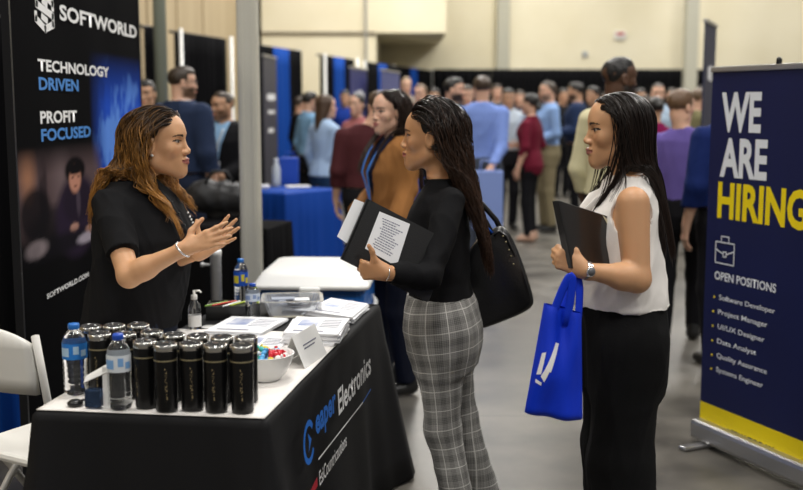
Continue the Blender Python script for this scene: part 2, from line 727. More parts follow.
ARMS = {
    'down': dict(el=(.235, -.035, 1.105), wr=(.235, .05, .865), d=(-.05, .22, -1), t=(-.2, 1, .2)),
    'bent': dict(el=(.235, -.05, 1.11), wr=(.15, .20, 1.10), d=(-.5, .8, .05), t=(-.1, .0, 1)),
    'front': dict(el=(.235, -.02, 1.12), wr=(.085, .20, 1.02), d=(-1, .35, -.1), t=(0, .2, 1)),
    'fold': dict(el=(.215, .06, 1.12), wr=(.0, .19, 1.16), d=(-1, -.1, .05), t=(0, 0, 1)),
    'pocket': dict(el=(.27, -.08, 1.12), wr=(.20, .04, .93), d=(-.1, .25, -1), t=(-.3, 1, .1)),
    'point': dict(el=(.225, .02, 1.12), wr=(.16, .27, 1.17), d=(-.1, 1, .25), t=(-.3, 0, 1)),
}


def person(pxl, crown, Y, yaw, label, *, male=True, skin='light', hair='short', hairc=(.02, .012, .008), top='shirt',
           topc=(.3, .4, .6), sleeve='long', trouc=(.02, .02, .025), shoec=(.01, .01, .01), arms=('down', 'down'), hyaw=0, hpitch=0, tilt=0,
           group=None, h=.014, fh=.006, hs=None, beard=None, build=1.0, under=None, X=None, root=None, headpos=None,
           hem=None, legs='stand', armpos=None, full=0.0, lip=None, foldamp=.006, skirt=None, shirt_secs=None, leg_secs=None,
           handargs=({}, {}), topmat=None, trmat=None, lean=0.0, pattern=None, legr=(.086, .066, .056), tuck=False, armr=None, feet=True, glasses=False, bare_legs=False):
    """yaw: heading, 0 = looking along +Y, positive turns left"""
    cr = at(pxl, crown, Y)
    if root is None: root = (cr[0], cr[1])
    Ht = cr[2]
    s = (Ht - .012) / 1.70
    hs = hs or min(max(s, .95), 1.06)
    R = Rz(yaw)
    Ri = R.T
    rt = np.array([root[0], root[1], 0.0])
    L = lambda p: Ri @ (np.asarray(p) - rt)
    hc = np.array([0, .018, Ht - .012 - .113 * hs]) if headpos is None else L(headpos)
    HR = Rz(hyaw) @ Rx(hpitch) @ Ry(tilt)
    base = SKIN[skin]
    lipc = lip or (np.array(base) * (.85, .55, .55))
    hd = xf(head_prims(male, full), HR, hc, hs)
    neck0 = np.array([0, -.012 * s, 1.40 * s])
    neck1 = hc + HR @ np.array([0, -.030, -.055]) * hs
    nr = (.056 if male else .047) * s
    skinp = hd + [cap(neck0, neck1, nr * 1.05, nr * .95, .03)]
    ts = [(z * s, cx, cy, rx, ry) for z, cx, cy, rx, ry in shirt_secs] if shirt_secs else torso_secs(male, s, 0, build)
    skinp.append(loft([(z, cx, cy, rx - .008, ry - .008) for z, cx, cy, rx, ry in ts], .03))
    # legs
    lw = .088 * s
    if leg_secs is None:
        sp = {'stand': 0.0, 'wide': .05}.get(legs, 0)
        lg = []
        for sx in (-1, 1):
            st = {'stride': (.16 if sx > 0 else -.14), 'stand': .015 * sx}.get(legs, 0)
            hip = np.array([sx * lw, -.005, .87 * s]); kn = np.array([sx * (lw + sp * .5), .02 + st * .5, .47 * s]); an = np.array([sx * (lw + sp), -.02 + st, .075])
            lg.append((hip, kn, an))
    else:
        lg = leg_secs
    for hip, kn, an in lg:
        skinp += [cap(hip, kn, .075 * s, .048 * s, .03), cap(kn, an, .048 * s, .032 * s, .02)]
    # arms
    A = []
    shx = (.172 if male else .150) * s * build
    armr = armr or 1.0
    for i, sx in enumerate((1, -1)):      # right, left
        sh = np.array([shx * sx, -.01, 1.375 * s if male else 1.345 * s])
        if armpos and armpos[i] is not None:
            ap = armpos[i]
            el, wr = L(ap['el']), L(ap['wr'])
            if 'sh' in ap: sh = L(ap['sh'])
            d, t = Ri @ np.array(ap['d'], float), Ri @ np.array(ap['t'], float)
            ha = ap.get('hand', {})
        else:
            a = ARMS[arms[i]]
            q = lambda v: np.array([v[0] * sx, v[1], v[2]])
            el, wr = q(a['el']) * s, q(a['wr']) * s
            d, t = q(a['d']), q(a['t'])
            ha = dict(curl=(18, 22, 15))
        A.append((sh, el, wr, d, t, ha))
    fine = [(hc, .16 * hs, fh)]
    r1, r2, r3 = (.050, .040, .027) if male else (.043, .034, .0225)
    r1, r2 = r1 * build * armr, r2 * build * armr
    for i, (sh, el, wr, d, t, ha) in enumerate(A):
        skinp += [cap(sh, el, r1 * s, r2 * s, .03), cap(el, el + (wr - el) * .3, r2 * s, r2 * s * .98, .02), cap(el + (wr - el) * .25, wr, r2 * s * .97, r3 * s, .02)]
        hp, (h0, h1) = hand_prims(wr, d, t, i == 0, s=(1.03 if male else .92) * s, **ha)
        skinp += hp
        c_ = (h0 + h1) / 2
        fine.append((c_, .10, max(fh, .0032)))
    V, Q = surf(skinp, h, fine)
    Lh = ((V - hc) @ HR) / hs
    hd_mask = (np.abs(Lh) < .17).all(1)
    col = np.tile(np.array(base), (len(V), 1))
    fc = face_color(Lh[hd_mask], base, lipc, np.array(hairc) * .8 + .002, beard, not male)
    col[hd_mask] = fc
    me = np_mesh('person', V, Q, mat('skin', rough=.48, sss=.12, attr=True, bump=.04, bscale=120), col)
    o = link('person', me, None, rt, yaw)
    tag(o, label, 'person', group)
    FIG[label] = o

    def part(name, prims, m, hh, amp=0, fine_=(), fs=1.0, col=None, parent=None, seed=None, st=(1, 1, .45)):
        V, Q = surf(prims, hh, fine_)
        if amp: V = folds(V, vnormals(V, Q), amp, fs, seed if seed is not None else int(abs(pxl)), st)
        c = None if col is None else (col(V) if callable(col) else np.array(col))
        return link(name, np_mesh(name, V, Q, m, c), parent or o)

    ch = h * .9
    # trousers or skirt
    tm = trmat or mat('trouser cloth', rough=.85, attr=True, spec=.2, bump=.15, bscale=180)
    wz = hem * s if (tuck and hem) else (1.0 if male else 1.01) * s
    if not bare_legs:
        src = ts if shirt_secs else torso_secs(male, s, 0, build)
        gt = .017 if tuck else .002
        tp = [loft([(z, cx, cy, rx + gt, ry + gt) for z, cx, cy, rx, ry in src], .03)]
        for hip, kn, an in lg:
            tp += [cap(hip, kn, legr[0] * s, legr[1] * s, .055), cap(kn, an + np.array([0, 0, -.0]), legr[1] * s, legr[2] * s, .03, ends=True)]
        tp.append(halfspace((0, 0, 1), wz if tuck else max((hem or .95) * s + .02, .9 * s), .004))
        part('trousers', tp, tm, ch, foldamp * .8, col=trouc, st=(1, 1, .35))
    # shoes
    if feet:
        for hip, kn, an in lg:
            f0 = np.array([an[0], an[1], 0])
            sp_ = [cap(f0 + (0, -.03, .045), f0 + (0, .12, .035), .045, .038, .02, flat=((0, 0, 1), 1.15)), cap(f0 + (0, -.03, .05), f0 + (0, -.02, .10), .042, .045, .02),
                   halfspace((0, 0, -1), -.004, .004)]
            part('shoe', sp_, mat('shoe leather', rough=.35, attr=True), max(ch, .008), col=shoec)
    # top
    cm = topmat or mat('shirt cloth', rough=.85, attr=True, spec=.2, bump=.12, bscale=220)
    hemz = (hem if hem is not None else (.93 if not male else .97)) * s
    g = .012 if top != 'jacket' else .028
    def top_prims(g, hemz, slv):
        sec = [(z, cx, cy, rx + g, ry + g) for z, cx, cy, rx, ry in ts]
        sec = [(z + (0.008 if z > 1.3 * s else 0), cx, cy, rx, ry) for z, cx, cy, rx, ry in sec]
        P = [loft(sec, .03)]
        for sh, el, wr, d, t, ha in A:
            if slv == 'none': continue
            gs = g * .9 + .003
            if slv == 'short':
                e2 = sh + (el - sh) * .72
                P.append(cap(sh, e2, (r1 + gs) * s, (r1 + gs) * s * 1.02, .03, ends=True))
            else:
                P.append(cap(sh, el, (r1 + gs) * s, (r2 + gs + .002) * s, .03))
                e2 = el + (wr - el) * (.96 if slv == 'long' else .45)
                P.append(cap(el, e2, (r2 + gs + .002) * s, (r3 + gs + .004) * s, .02, ends=True))
        P.append(halfspace((0, 0, -1), -(hemz - (.06 if tuck else 0)), .004))
        # neck opening
        P.append(cap(neck0 + (0, 0, -.0), neck0 + (neck1 - neck0) * 1.6, nr * 1.12, nr * 1.15, .006, 1))
        return P
    tp = top_prims(g, hemz, sleeve)
    if sleeve == 'none':
        for sh, el, wr, d, t, ha in A:
            ax_ = np.sign(sh[0])
            tp.append(cap(sh + (ax_ * .015, 0, -.03), sh + (ax_ * .09, 0, -.04), .072 * s, .10 * s, .008, 1))
    if top == 'jacket' or under is not None:
        z0 = 1.08 * s
        def vcut(x, y, z):
            return np.maximum(np.abs(x) - np.clip((z - z0) * .24, 0, .075), .02 - y) + 0 * z
        tp.append(Pr(vcut, (-.15, 0, z0), (.15, .3, 1.6 * s), .004, 1))
        up = top_prims(.010, hemz + .05, 'none')
        part('shirt', up, cm, ch, 0, col=under or (.5, .5, .5))
    if top in ('shirt', 'polo'):
        # collar band
        nd = (neck1 - neck0) / np.linalg.norm(neck1 - neck0)
        c0 = neck0 + nd * .045 * s
        def ring(x, y, z, c0=c0, nd=nd):
            px, py, pz = x - c0[0], y - c0[1], z - c0[2]
            hgt = px * nd[0] + py * nd[1] + pz * nd[2] + py * .35
            rad = np.sqrt(np.maximum(px * px + py * py + pz * pz - (px * nd[0] + py * nd[1] + pz * nd[2]) ** 2, 0))
            return np.maximum(np.abs(rad - nr * 1.22 + hgt * .35) - .005, np.abs(hgt) - .020)
        tp.append(Pr(ring, c0 - nr * 1.6 - .03, c0 + nr * 1.6 + .03, .008, 0))
    ff = [(hc + (0, 0, -.20), (.12, .12, .06), max(.006, fh))] if fh > .004 else [(hc + (0, 0, -.18), (.12, .12, .08), .005)]
    tcol = topc if pattern is None else (lambda V: pattern(V))
    tname = {'jacket': 'blazer', 'polo': 'polo_shirt'}.get(top, top)
    part(tname, tp, cm, ch, foldamp, ff if h < .02 else (), col=tcol)
    # hair
    if hair != 'bald' and hair != 'strands':
        hm = mat('hair', rough=.45, attr=True, bump=.6, bscale=60)
        hp = [ell((0, -.017, .040), (.082, .100, .085), .01)]
        if hair == 'short': hp = [ell((0, -.015, .038), (.079, .097, .083), .01), ell((0, .02, .075), (.06, .065, .045), .02)]
        if hair == 'crop': hp = [ell((0, -.014, .037), (.0765, .0955, .083), .01), ell((0, .01, .085), (.055, .06, .035), .02)]
        hp.append(ell((0, .128, -.040), (.085, .083, .096), .008, 1))
        if hair in ('short', 'crop', 'bun'):
            hp.append(halfspace((0, .45, -1), .074, .01))
            for sx in (-1, 1): hp.append(ell((sx * .085, .005, -.035), (.03, .032, .042), .006, 1))
        if hair == 'bun': hp.append(ell((0, -.125, .03), (.035, .032, .035), .01))
        if hair == 'low_bun': 
            hp.append(ell((0, -.115, -.035), (.045, .038, .04), .015))
            hp.append(halfspace((0, .6, -1), .065, .01))
        if hair == 'long':
            hp = hp[:1] + [loft([(-.34, 0, -.085, .06, .03), (-.25, 0, -.080, .085, .045), (-.12, 0, -.055, .088, .07), (-.02, 0, -.03, .088, .085), (.05, 0, -.02, .08, .09), (.09, 0, -.02, .04, .05)], .02)] + hp[1:]
            hp.append(cap((0, .04, -.09), (0, .02, -.40), .062, .07, .01, 1))
        part('hair', xf(hp, HR, hc, hs), hm, max(.005, ch * .55), .004 if h < .02 else 0, col=hairc, fs=2.5, st=(1.4, 1.4, .3))
    if glasses:
        mb = MB()
        for sx in (-1, 1):
            mb.tube([(sx * .034 + .021 * math.cos(a), .094, .002 + .016 * math.sin(a)) for a in [i * math.pi / 8 for i in range(17)]], .0022, 5)
            mb.tube([(sx * .055, .093, .006), (sx * .078, .03, .006), (sx * .081, -.01, .004)], .0022, 5)
        mb.tube([(-.013, .096, .004), (0, .100, .007), (.013, .096, .004)], .0018, 5)
        g_ = mb.build('glasses', mat('dark plastic', (.01, .01, .01), .3), o)
        g_.matrix_local = Matrix.Translation(hc) @ Matrix(HR.tolist()).to_4x4() @ Matrix.Scale(hs, 4)
    info = dict(o=o, hc=hc, HR=HR, hs=hs, s=s, A=A, L=L, neck0=neck0, neck1=neck1, skin=skinp, top=tp, part=part, R=R, rt=rt, ts=ts, nr=nr, lg=lg)
    return info


def strands(I, n, length, colfn, *, part_x=.02, seg=44, rad=.0016, wave=.004, back=.3, lift=(.006, .03), seed=3, clump=.35, tuck=0.0, gather=None, fwd=0.0,
            lmin=.75, hairline=.043, lateral=.8, hug=.35, slide=1.0, pull=.8, front=0.0, ear=False, smooth=14):
    """strands that start on the scalp and fall over head and shoulders"""
    r = np.random.default_rng(seed)
    HR, hc, hs = I['HR'], I['hc'], I['hs']
    coll = xf(head_prims(False)[:8] + [ell((0, .115 + tuck, -.045), (.062 - tuck, .085, .115), .01)], HR, hc, hs)
    if ear: coll.insert(8, xf([ell((.080, .014, -.012), (.022, .034, .040), .01)], HR, hc, hs)[0])
    coll += [p for p in I['top'] if p.op == 0] + [cap(I['neck0'], I['neck1'], I['nr'], I['nr'], .02)]
    m = n * 6
    D = r.normal(size=(m, 3)); D /= np.linalg.norm(D, axis=1, keepdims=True)
    Lp = np.array([0, -.014, .034]) + D * np.array([.075, .095, .079])
    x, y, z = Lp.T
    ok = (((y < .012) & (z > -.045)) | (z > hairline + (y - .02) * .35)) & (y < .062)
    ok &= ~((np.abs(x) > .055) & (y > -.035) & (z < .012))
    Lp = Lp[ok][:n]
    n = len(Lp)
    ini = np.stack([np.sign(Lp[:, 0] - part_x) * lateral, np.full(n, -.55), np.full(n, .12)], 1)
    ini = ini @ HR.T
    P = Lp * hs @ HR.T + hc
    ds = length / seg
    lift_ = r.uniform(*lift, size=n)
    ln = r.uniform(lmin, 1, size=n)
    path = [P.copy()]
    v = ini.copy()
    body = coll[10 if ear else 9:]
    side_ = HR @ np.array([1.0, 0, 0])
    sgnb = np.where((r.uniform(size=n) < front) & (Lp[:, 1] > -.03), -1.0, 1.0)
    bk = HR @ np.array([0, -1.0, 0])
    for i in range(seg):
        sl = (i * ds)
        w = math.exp(-sl / .05)
        tgt = w * ini + (1 - w) * np.array([0, 0, -1.0]) + bk * back * math.exp(-((sl - .07) / .06) ** 2) - bk * fwd * (sl > .2)
        if gather is not None:
            gp, s0, s1, st = gather
            if sl < s1:
                dv = gp - P
                dn = np.linalg.norm(dv, axis=1, keepdims=True)
                tgt = tgt + dv / (dn + .03) * st
        if sl > .10:
            db = evalp(body, P)
            near_ = np.exp(-np.clip(db - lift_, 0, 1) / .05)[:, None]
            lx = ((P - hc) @ side_)[:, None]
            tgt = tgt + near_ * (bk * sgnb[:, None] * slide - side_ * np.clip((np.abs(lx) - .05) / .05, 0, 1) * np.sign(lx) * pull)
        v = v * .55 + tgt * .6
        v /= np.linalg.norm(v, axis=1, keepdims=True)
        P = P + v * (ds * ln)[:, None]
        d = evalp(coll, P)
        need = lift_ * min(1, .25 + sl / .10)
        e = .002
        G = np.stack([evalp(coll, P + np.array(q) * e) - d for q in ((1, 0, 0), (0, 1, 0), (0, 0, 1))], 1)
        G /= np.linalg.norm(G, axis=1, keepdims=True) + 1e-9
        over = np.clip(need - d, 0, .03)
        P = P + G * over[:, None]
        gap = np.clip(d - need, 0, .02) * hug * math.exp(-sl / .10) * (d < .10)
        P = P - G * gap[:, None] * np.array([1, 1, 0.0])
        vn = (v * G).sum(1, keepdims=True)
        v = np.where((over > 0)[:, None] | (sl < .16), v - G * vn, v)
        path.append(P.copy())
    path = np.stack(path, 1)          # n, seg+1, 3
    for _ in range(smooth):
        path[:, 4:-1] = path[:, 4:-1] * .5 + (path[:, 3:-2] + path[:, 5:]) * .25
    T = np.linspace(0, 1, seg + 1)
    nc = max(n // 45, 1)
    ci = r.integers(0, n, nc)
    root = path[:, 2]
    dd = ((root[:, None] - root[ci][None]) ** 2).sum(2)
    near = ci[dd.argmin(1)]
    cw = clump * np.clip((T - .1) * 1.6, 0, 1)
    path = path * (1 - cw[None, :, None]) + path[near] * cw[None, :, None]
    if wave:
        ph = r.uniform(0, 6.28, size=(n, 1)) * .35 + near[:, None] * 1.7
        s_ = T[None] * length
        amp = wave * np.clip(T * 2, 0, 1)[None]
        path[:, :, 0] += amp * np.sin(s_ * 45 + ph)
        path[:, :, 1] += amp * np.cos(s_ * 38 + ph * 1.3)
    # three-sided tubes
    tan = np.gradient(path, axis=1)
    tan /= np.linalg.norm(tan, axis=2, keepdims=True) + 1e-9
    a = np.cross(tan, np.array([.31, .17, .93])); a /= np.linalg.norm(a, axis=2, keepdims=True) + 1e-9
    b = np.cross(tan, a)
    rr = (rad * np.clip(1.25 - T ** 2.2, .25, 1))[None, :, None] * r.uniform(.7, 1.3, size=(n, 1, 1))
    V = np.stack([path + rr * (a * math.cos(q) + b * math.sin(q)) for q in (0, 2.094, 4.189)], 2)   # n,seg+1,3,3
    V = V.reshape(-1, 3)
    base = (np.arange(n) * (seg + 1) * 3)[:, None, None]
    s3 = (np.arange(seg) * 3)[None, :, None]
    k = np.arange(3)[None, None, :]
    k2 = (np.arange(3) + 1) % 3
    Q = np.stack([base + s3 + k, base + s3 + k2[None, None], base + s3 + 3 + k2[None, None], base + s3 + 3 + k], 3).reshape(-1, 4)
    tv = np.repeat(np.tile(T, n), 3)
    rv = np.repeat(r.uniform(0, 1, n), (seg + 1) * 3)
    col = colfn(tv, rv)
    return np_mesh('hair', V, Q, mat('hair strands', rough=.32, attr=True, spec=.4), col)


def scalp(I, m_col, thick=.004):
    hp = [ell((0, -.016, .038), (.073 + thick, .092 + thick, .078 + thick), .01), ell((0, .127, -.045), (.076, .083, .094), .008, 1), halfspace((0, .5, -1), .045, .01)]
    for sx in (-1, 1): hp.append(ell((sx * .085, .005, -.035), (.03, .034, .05), .006, 1))
    V, Q = surf(xf(hp, I['HR'], I['hc'], I['hs']), .005)
    return V, Q


def full_hair(I, colfn, n=2600, length=.5, **kw):
    me = strands(I, n, length, colfn, **kw)
    V, Q = scalp(I, None)
    # the scalp layer joins the strands in one mesh
    nv = len(me.vertices)
    co = np.zeros(nv * 3, np.float32); me.vertices.foreach_get('co', co)
    nq = len(me.polygons)
    vi = np.zeros(nq * 4, np.int32); me.loops.foreach_get('vertex_index', vi)
    cl = np.zeros(nv * 4, np.float32); me.attributes['Col'].data.foreach_get('color', cl)
    V2 = np.concatenate([co.reshape(-1, 3), V])
    Q2 = np.concatenate([vi.reshape(-1, 4), Q + nv])
    c2 = np.concatenate([cl.reshape(-1, 4)[:, :3], colfn(np.zeros(len(V)), np.full(len(V), .3)) * .8])
    bpy.data.meshes.remove(me)
    me = np_mesh('hair', V2, Q2, mat('hair strands', rough=.32, attr=True, spec=.4), c2)
    return link('hair', me, I['o'])

# ------------------------------------------------------------------ the hall
def struct(name, me_or_mb, m=None):
    o = me_or_mb.build(name, m) if isinstance(me_or_mb, MB) else link(name, me_or_mb)
    o['kind'] = 'structure'
    return o


m_floor = noisy('polished concrete', s2l(64, 62, 58), s2l(106, 102, 95), 2.2, (.24, .46), 11)
def floor_lines(m):
    nt = m.node_tree; b = nt.nodes['Principled BSDF']
    tc = nt.nodes.new('ShaderNodeTexCoord'); sp = nt.nodes.new('ShaderNodeSeparateXYZ')
    nt.links.new(tc.outputs['Object'], sp.inputs[0])
    src = b.inputs['Base Color'].links[0].from_socket
    fac = None
    for ax_, per, ph in (('X', 3.2, .95), ('Y', 3.2, 1.15)):
        a = nt.nodes.new('ShaderNodeMath'); a.operation = 'ADD'; a.inputs[1].default_value = 100 * per + ph
        nt.links.new(sp.outputs[ax_], a.inputs[0])
        f = nt.nodes.new('ShaderNodeMath'); f.operation = 'MODULO'; f.inputs[1].default_value = per
        nt.links.new(a.outputs[0], f.inputs[0])
        c = nt.nodes.new('ShaderNodeMath'); c.operation = 'LESS_THAN'; c.inputs[1].default_value = .010
        nt.links.new(f.outputs[0], c.inputs[0])
        if fac is None: fac = c
        else:
            mx = nt.nodes.new('ShaderNodeMath'); mx.operation = 'MAXIMUM'
            nt.links.new(fac.outputs[0], mx.inputs[0]); nt.links.new(c.outputs[0], mx.inputs[1]); fac = mx
    mix = nt.nodes.new('ShaderNodeMix'); mix.data_type = 'RGBA'
    mix.inputs[7].default_value = (.07, .065, .06, 1)
    nt.links.new(fac.outputs[0], mix.inputs[0]); nt.links.new(src, mix.inputs[6]); nt.links.new(mix.outputs[2], b.inputs['Base Color'])
floor_lines(m_floor)
struct('floor', MB().box((2, 12, -.05), (40, 44, .1)), m_floor)

m_wall = noisy('cream painted panels', s2l(222, 213, 184), s2l(230, 222, 196), .8, (.7, .8))
m_wall2 = noisy('tan painted panels', s2l(160, 143, 112), s2l(170, 153, 122), 1.2, (.7, .8), stretch=(3, 3, .2))
YB = 28.5
def xat(px, Y): return at(px, 60, Y)[0]
struct('wall_back', MB().box((4, YB + .1, 4), (36, .2, 8)), m_wall)
struct('wall_middle', MB().box(((xat(262, 24) + xat(376, 24)) / 2, 26.2, 4), (xat(376, 24) - xat(262, 24), 4.4, 8)), m_wall)
struct('trim_1', MB().box(((xat(376, 24) + xat(446, 24)) / 2, 26.2, 5.6), (xat(446, 24) - xat(376, 24), 4.4, 4.9)), m_wall)
struct('trim_2', MB().box(((xat(262, 24) + xat(376, 24)) / 2, 23.97, at(300, 33, 24)[2]), (xat(376, 24) - xat(262, 24), .05, .05)), mat('seam grey', s2l(120, 110, 95), .7))
struct('trim_3', MB().box((xat(366, 24), 23.96, 4), (.06, .06, 8)), mat('conduit', s2l(150, 148, 140), .5))
a0 = np.array([-7.0, -3.0]); a1 = np.array([-3.4, 18.5])
wl = Plane(a0, a1)
mb = MB()
mb.box((wl.len / 2, .1, 4), (wl.len, .2, 8))
for i in range(18): mb.box((wl.len - i * 1.2, -.01, 4), (.05, .03, 8))
o = mb.build('wall_left', m_wall2, None, (a0[0], a0[1], 0), wl.rz); o['kind'] = 'structure'
struct('wall_left_end', MB().box((-3.9, 23, 4), (1.0, 9, 8)), m_wall2)
struct('trim_4', MB().box((at(502, 60, YB)[0], YB - .15, 4), (.32, .3, 8)), mat('column green grey', s2l(176, 174, 158), .6))
struct('trim_5', MB().box((at(690, 60, YB - 2)[0], YB - 2, 4), (.30, .3, 8)), mat('column green grey'))
p = at(620, 35, YB - .05)
mb = MB().box(p, (.30, .06, .22), bev=.01)
mb.box((p[0], p[1] - .035, p[2] + .03), (.20, .02, .07), mi=1)
tag(mb.build('wall_alarm', [mat('white plastic', (.75, .74, .7), .4), mat('red plastic', (.45, .03, .03), .4)]), 'small white alarm box with red strip high on the cream back wall', 'alarm')
p = at(585, 54, YB - .05)
tag(MB().box(p, (.14, .05, .14), bev=.01).build('wall_switch', mat('grey plastic', (.4, .42, .42), .4)), 'tiny grey switch box on the back wall above the black drape', 'switch')


# posts
def post(name, px, Y, w, label, col, shape='square'):
    x = at(px, 150, Y)[0]
    mb = MB()
    if shape == 'square':
        mb.box((0, 0, 3.5), (w, w, 7), bev=w * .12)
        for sx in (-1, 1):
            for q in (-.25, .25):
                mb.box((q * w, sx * w * .5, 3.5), (w * .12, .006, 7))
        t = empty(name, (x, Y, 0))
        mb.build('shaft', mat('brushed aluminium post', col, .5, .0, bump=.1, bscale=40), t)
        MB().box((0, 0, .01), (w * 2.2, w * 2.2, .02), bev=.005).build('base_plate', mat('brushed aluminium post'), t)
    else:
        t = empty(name, (x, Y, 0))
        mb.lathe([(w / 2, .02), (w / 2, 7)], 20).build('shaft', mat('painted round post', col, .5), t)
        MB().lathe([(w, 0), (w, .03), (w * .6, .06)], 20).build('base_plate', mat('painted round post'), t)
    tag(t, label, 'post')
post('square_post', 250, 5.95, .112, 'tall silver square post standing behind the blue cooler', s2l(186, 183, 170))
post('round_post', 163.5, 9.6, .115, 'grey green round column left of the man in the navy suit', s2l(140, 146, 132), 'round')


# pipe and drape
m_black = mat('black drape cloth', (.0035, .0035, .0042), .95, spec=.1)
m_blue = mat('blue drape cloth', (.003, .048, .27), .85, spec=.2)
def drape_panel(pa, pb, z0, z1, seed, amp=.045, wl_=.17):
    pa, pb = np.array(pa[:2]), np.array(pb[:2])
    d = pb - pa; L_ = np.linalg.norm(d); d /= L_; nrm = np.array([d[1], -d[0]])
    n = int(L_ / .022) + 2
    t = np.linspace(0, L_, n)
    r = random.Random(seed)
    ph = r.uniform(0, 6)
    w = amp * np.sin(t / wl_ * 6.283 + ph + 1.3 * np.sin(t * 2.1 + ph)) + amp * .35 * np.sin(t / wl_ * 15 + ph)
    zs = np.linspace(z0, z1, 10)
    rows = []
    for z in zs:
        k = .45 + .55 * (1 - (z - z0) / (z1 - z0))
        rows.append(np.stack([pa[0] + d[0] * t + nrm[0] * w * k, pa[1] + d[1] * t + nrm[1] * w * k, np.full(n, z)], 1))
    front = np.concatenate(rows)
    bk = front.copy(); bk[:, :2] -= nrm * .008
    V = np.concatenate([front, bk]); N = len(front)
    Q = []
    for i in range(len(zs) - 1):
        for j in range(n - 1):
            a = i * n + j
            Q.append((a, a + 1, a + n + 1, a + n)); Q.append((N + a, N + a + n, N + a + n + 1, N + a + 1))
    for j in range(n - 1):
        Q.append((j, N + j, N + j + 1, j + 1)); a = (len(zs) - 1) * n + j; Q.append((a, a + 1, N + a + 1, N + a))
    for i in range(len(zs) - 1):
        a = i * n; Q.append((a, a + n, N + a + n, N + a)); a = i * n + n - 1; Q.append((a, N + a, N + a + n, a + n))
    return V, np.array(Q)


def drape(pts, kinds, label, group=None, z1=2.44, poles=True):
    """one run of drape: panels between ground points hung from a rail on uprights"""
    t = empty('drape_wall', (pts[0][0], pts[0][1], 0))
    off = np.array([pts[0][0], pts[0][1], 0])
    for i, k in enumerate(kinds):
        V, Q = drape_panel(np.array(pts[i][:2]) - off[:2], np.array(pts[i + 1][:2]) - off[:2], .03, z1 - .02, i + int(abs(pts[0][0]) * 10))
        link('drape_panel', np_mesh('drape_panel', V, Q, m_blue if k == 'b' else m_black), t)
    mp = mat('white metal pipe', (.62, .62, .60), .4, .2)
    a, b = np.array(pts[0][:2]), np.array(pts[-1][:2])
    d = (b - a) / np.linalg.norm(b - a); nrm = np.array([-d[1], d[0]]) * .07
    MB().tube([(nrm[0], nrm[1], z1 - .02), (b[0] - a[0] + nrm[0], b[1] - a[1] + nrm[1], z1 - .02)], .017, 8).build('rail', mat('dark rail', (.03, .03, .03), .5), t)
    if poles:
        for q in (a, b):
            p_ = q - a
            MB().lathe([(.15, 0), (.15, .008), (.022, .012), (.022, z1 + .01)], 14, (p_[0] + nrm[0] * (-1 if poles == 'front' else 1), p_[1] + nrm[1] * (-1 if poles == 'front' else 1), 0)).build('upright', mp, t)
    tag(t, label, 'drape', group)
    return t


Z = 2.44
g = lambda px, py: on(px, py, Z)[:2]
def seq(a, b, fr):
    a, b = np.array(a), np.array(b)
    return [a + (b - a) * f for f in fr]
drape(seq(g(-60, -12), g(142, 22.5), (0, .5, 1)), 'kk', 'black drape wall on the far left behind the dark company banner', poles=False)
drape(seq(g(144, 24), g(157, 25.5), (0, 1)), 'k', 'narrow black drape strip between the dark banner and the round column', poles=False)
drape(seq(g(175, 29.5), g(226, 37.5), (0, .5, 1)), 'kk', 'black drape wall with white upright behind the two suited men on the left', poles='front')
drape(seq(g(259, 43.5), g(302.5, 50), (0, .28, .66, 1)), 'kbk', 'black and cobalt blue drape wall right of the silver square post')
drape(seq(g(321, 53.5), g(354, 58.5), (0, .33, .68, 1)), 'kbk', 'black and blue drape wall with white upright, second from the silver post', poles='front')
drape(seq(g(368, 61), g(397, 65.5), (0, .32, .6, 1)), 'kbk', 'black and blue drape wall farthest down the aisle by the small banners')
drape(seq(g(397, 65.6), g(433, 70), (0, .35, .55, 1)), 'kbk', 'black drape with thin blue stripe in the far corner')
bx0, bx1 = at(433, 70, 26.6), at(900, 70, 26.6)
drape([(bx0[0] + (bx1[0] - bx0[0]) * i / 8, 26.6) for i in range(9)], 'kkkkkkkk', 'long black drape wall across the far back of the hall')
# low drapes beside the folding chair
drape([(-2.15, 4.6), (-1.70, 4.62)], 'b', 'short blue drape behind the white folding chair', z1=.52, poles=False)

drape([(-2.9, 5.0), (-1.74, 5.05)], 'k', 'lower black drape standing just left of the dark company banner', z1=2.0, poles=False)

# ------------------------------------------------------------------ dark company banner (left)
BX = -1.42
YL = BX * F_PX / (14 - 401.5); YR = BX * F_PX / (141 - 401.5)
bp = Plane((BX, YL), (BX, YR))
LB = empty('banner_stand', (BX, YL, 0), bp.rz)
nu, nv = 150, 240
U, Vv = np.meshgrid(np.linspace(0, bp.len, nu), np.linspace(.04, 2.35, nv), indexing='ij')
pc = np.zeros((nu, nv, 3)) + np.array(s2l(8, 8, 10))
def soft(px0, py0, rx_, ry_, e=.3):
    u, v = bp.uv(px0, py0)
    return np.clip((1 - np.sqrt(((U - u) / rx_) ** 2 + ((Vv - v) / ry_) ** 2)) / e, 0, 1)[..., None]
def boxm(u0, u1, v0, v1, e=.03):
    return (np.clip((U - u0) / e, 0, 1) * np.clip((u1 - U) / e, 0, 1) * np.clip((Vv - v0) / e, 0, 1) * np.clip((v1 - Vv) / e, 0, 1))[..., None]
def blend(c, m_, a=1.0):
    global pc
    pc = pc * (1 - m_ * a) + np.array(c) * m_ * a
r_ = np.random.default_rng(5)
ns = np.zeros((nu, nv))
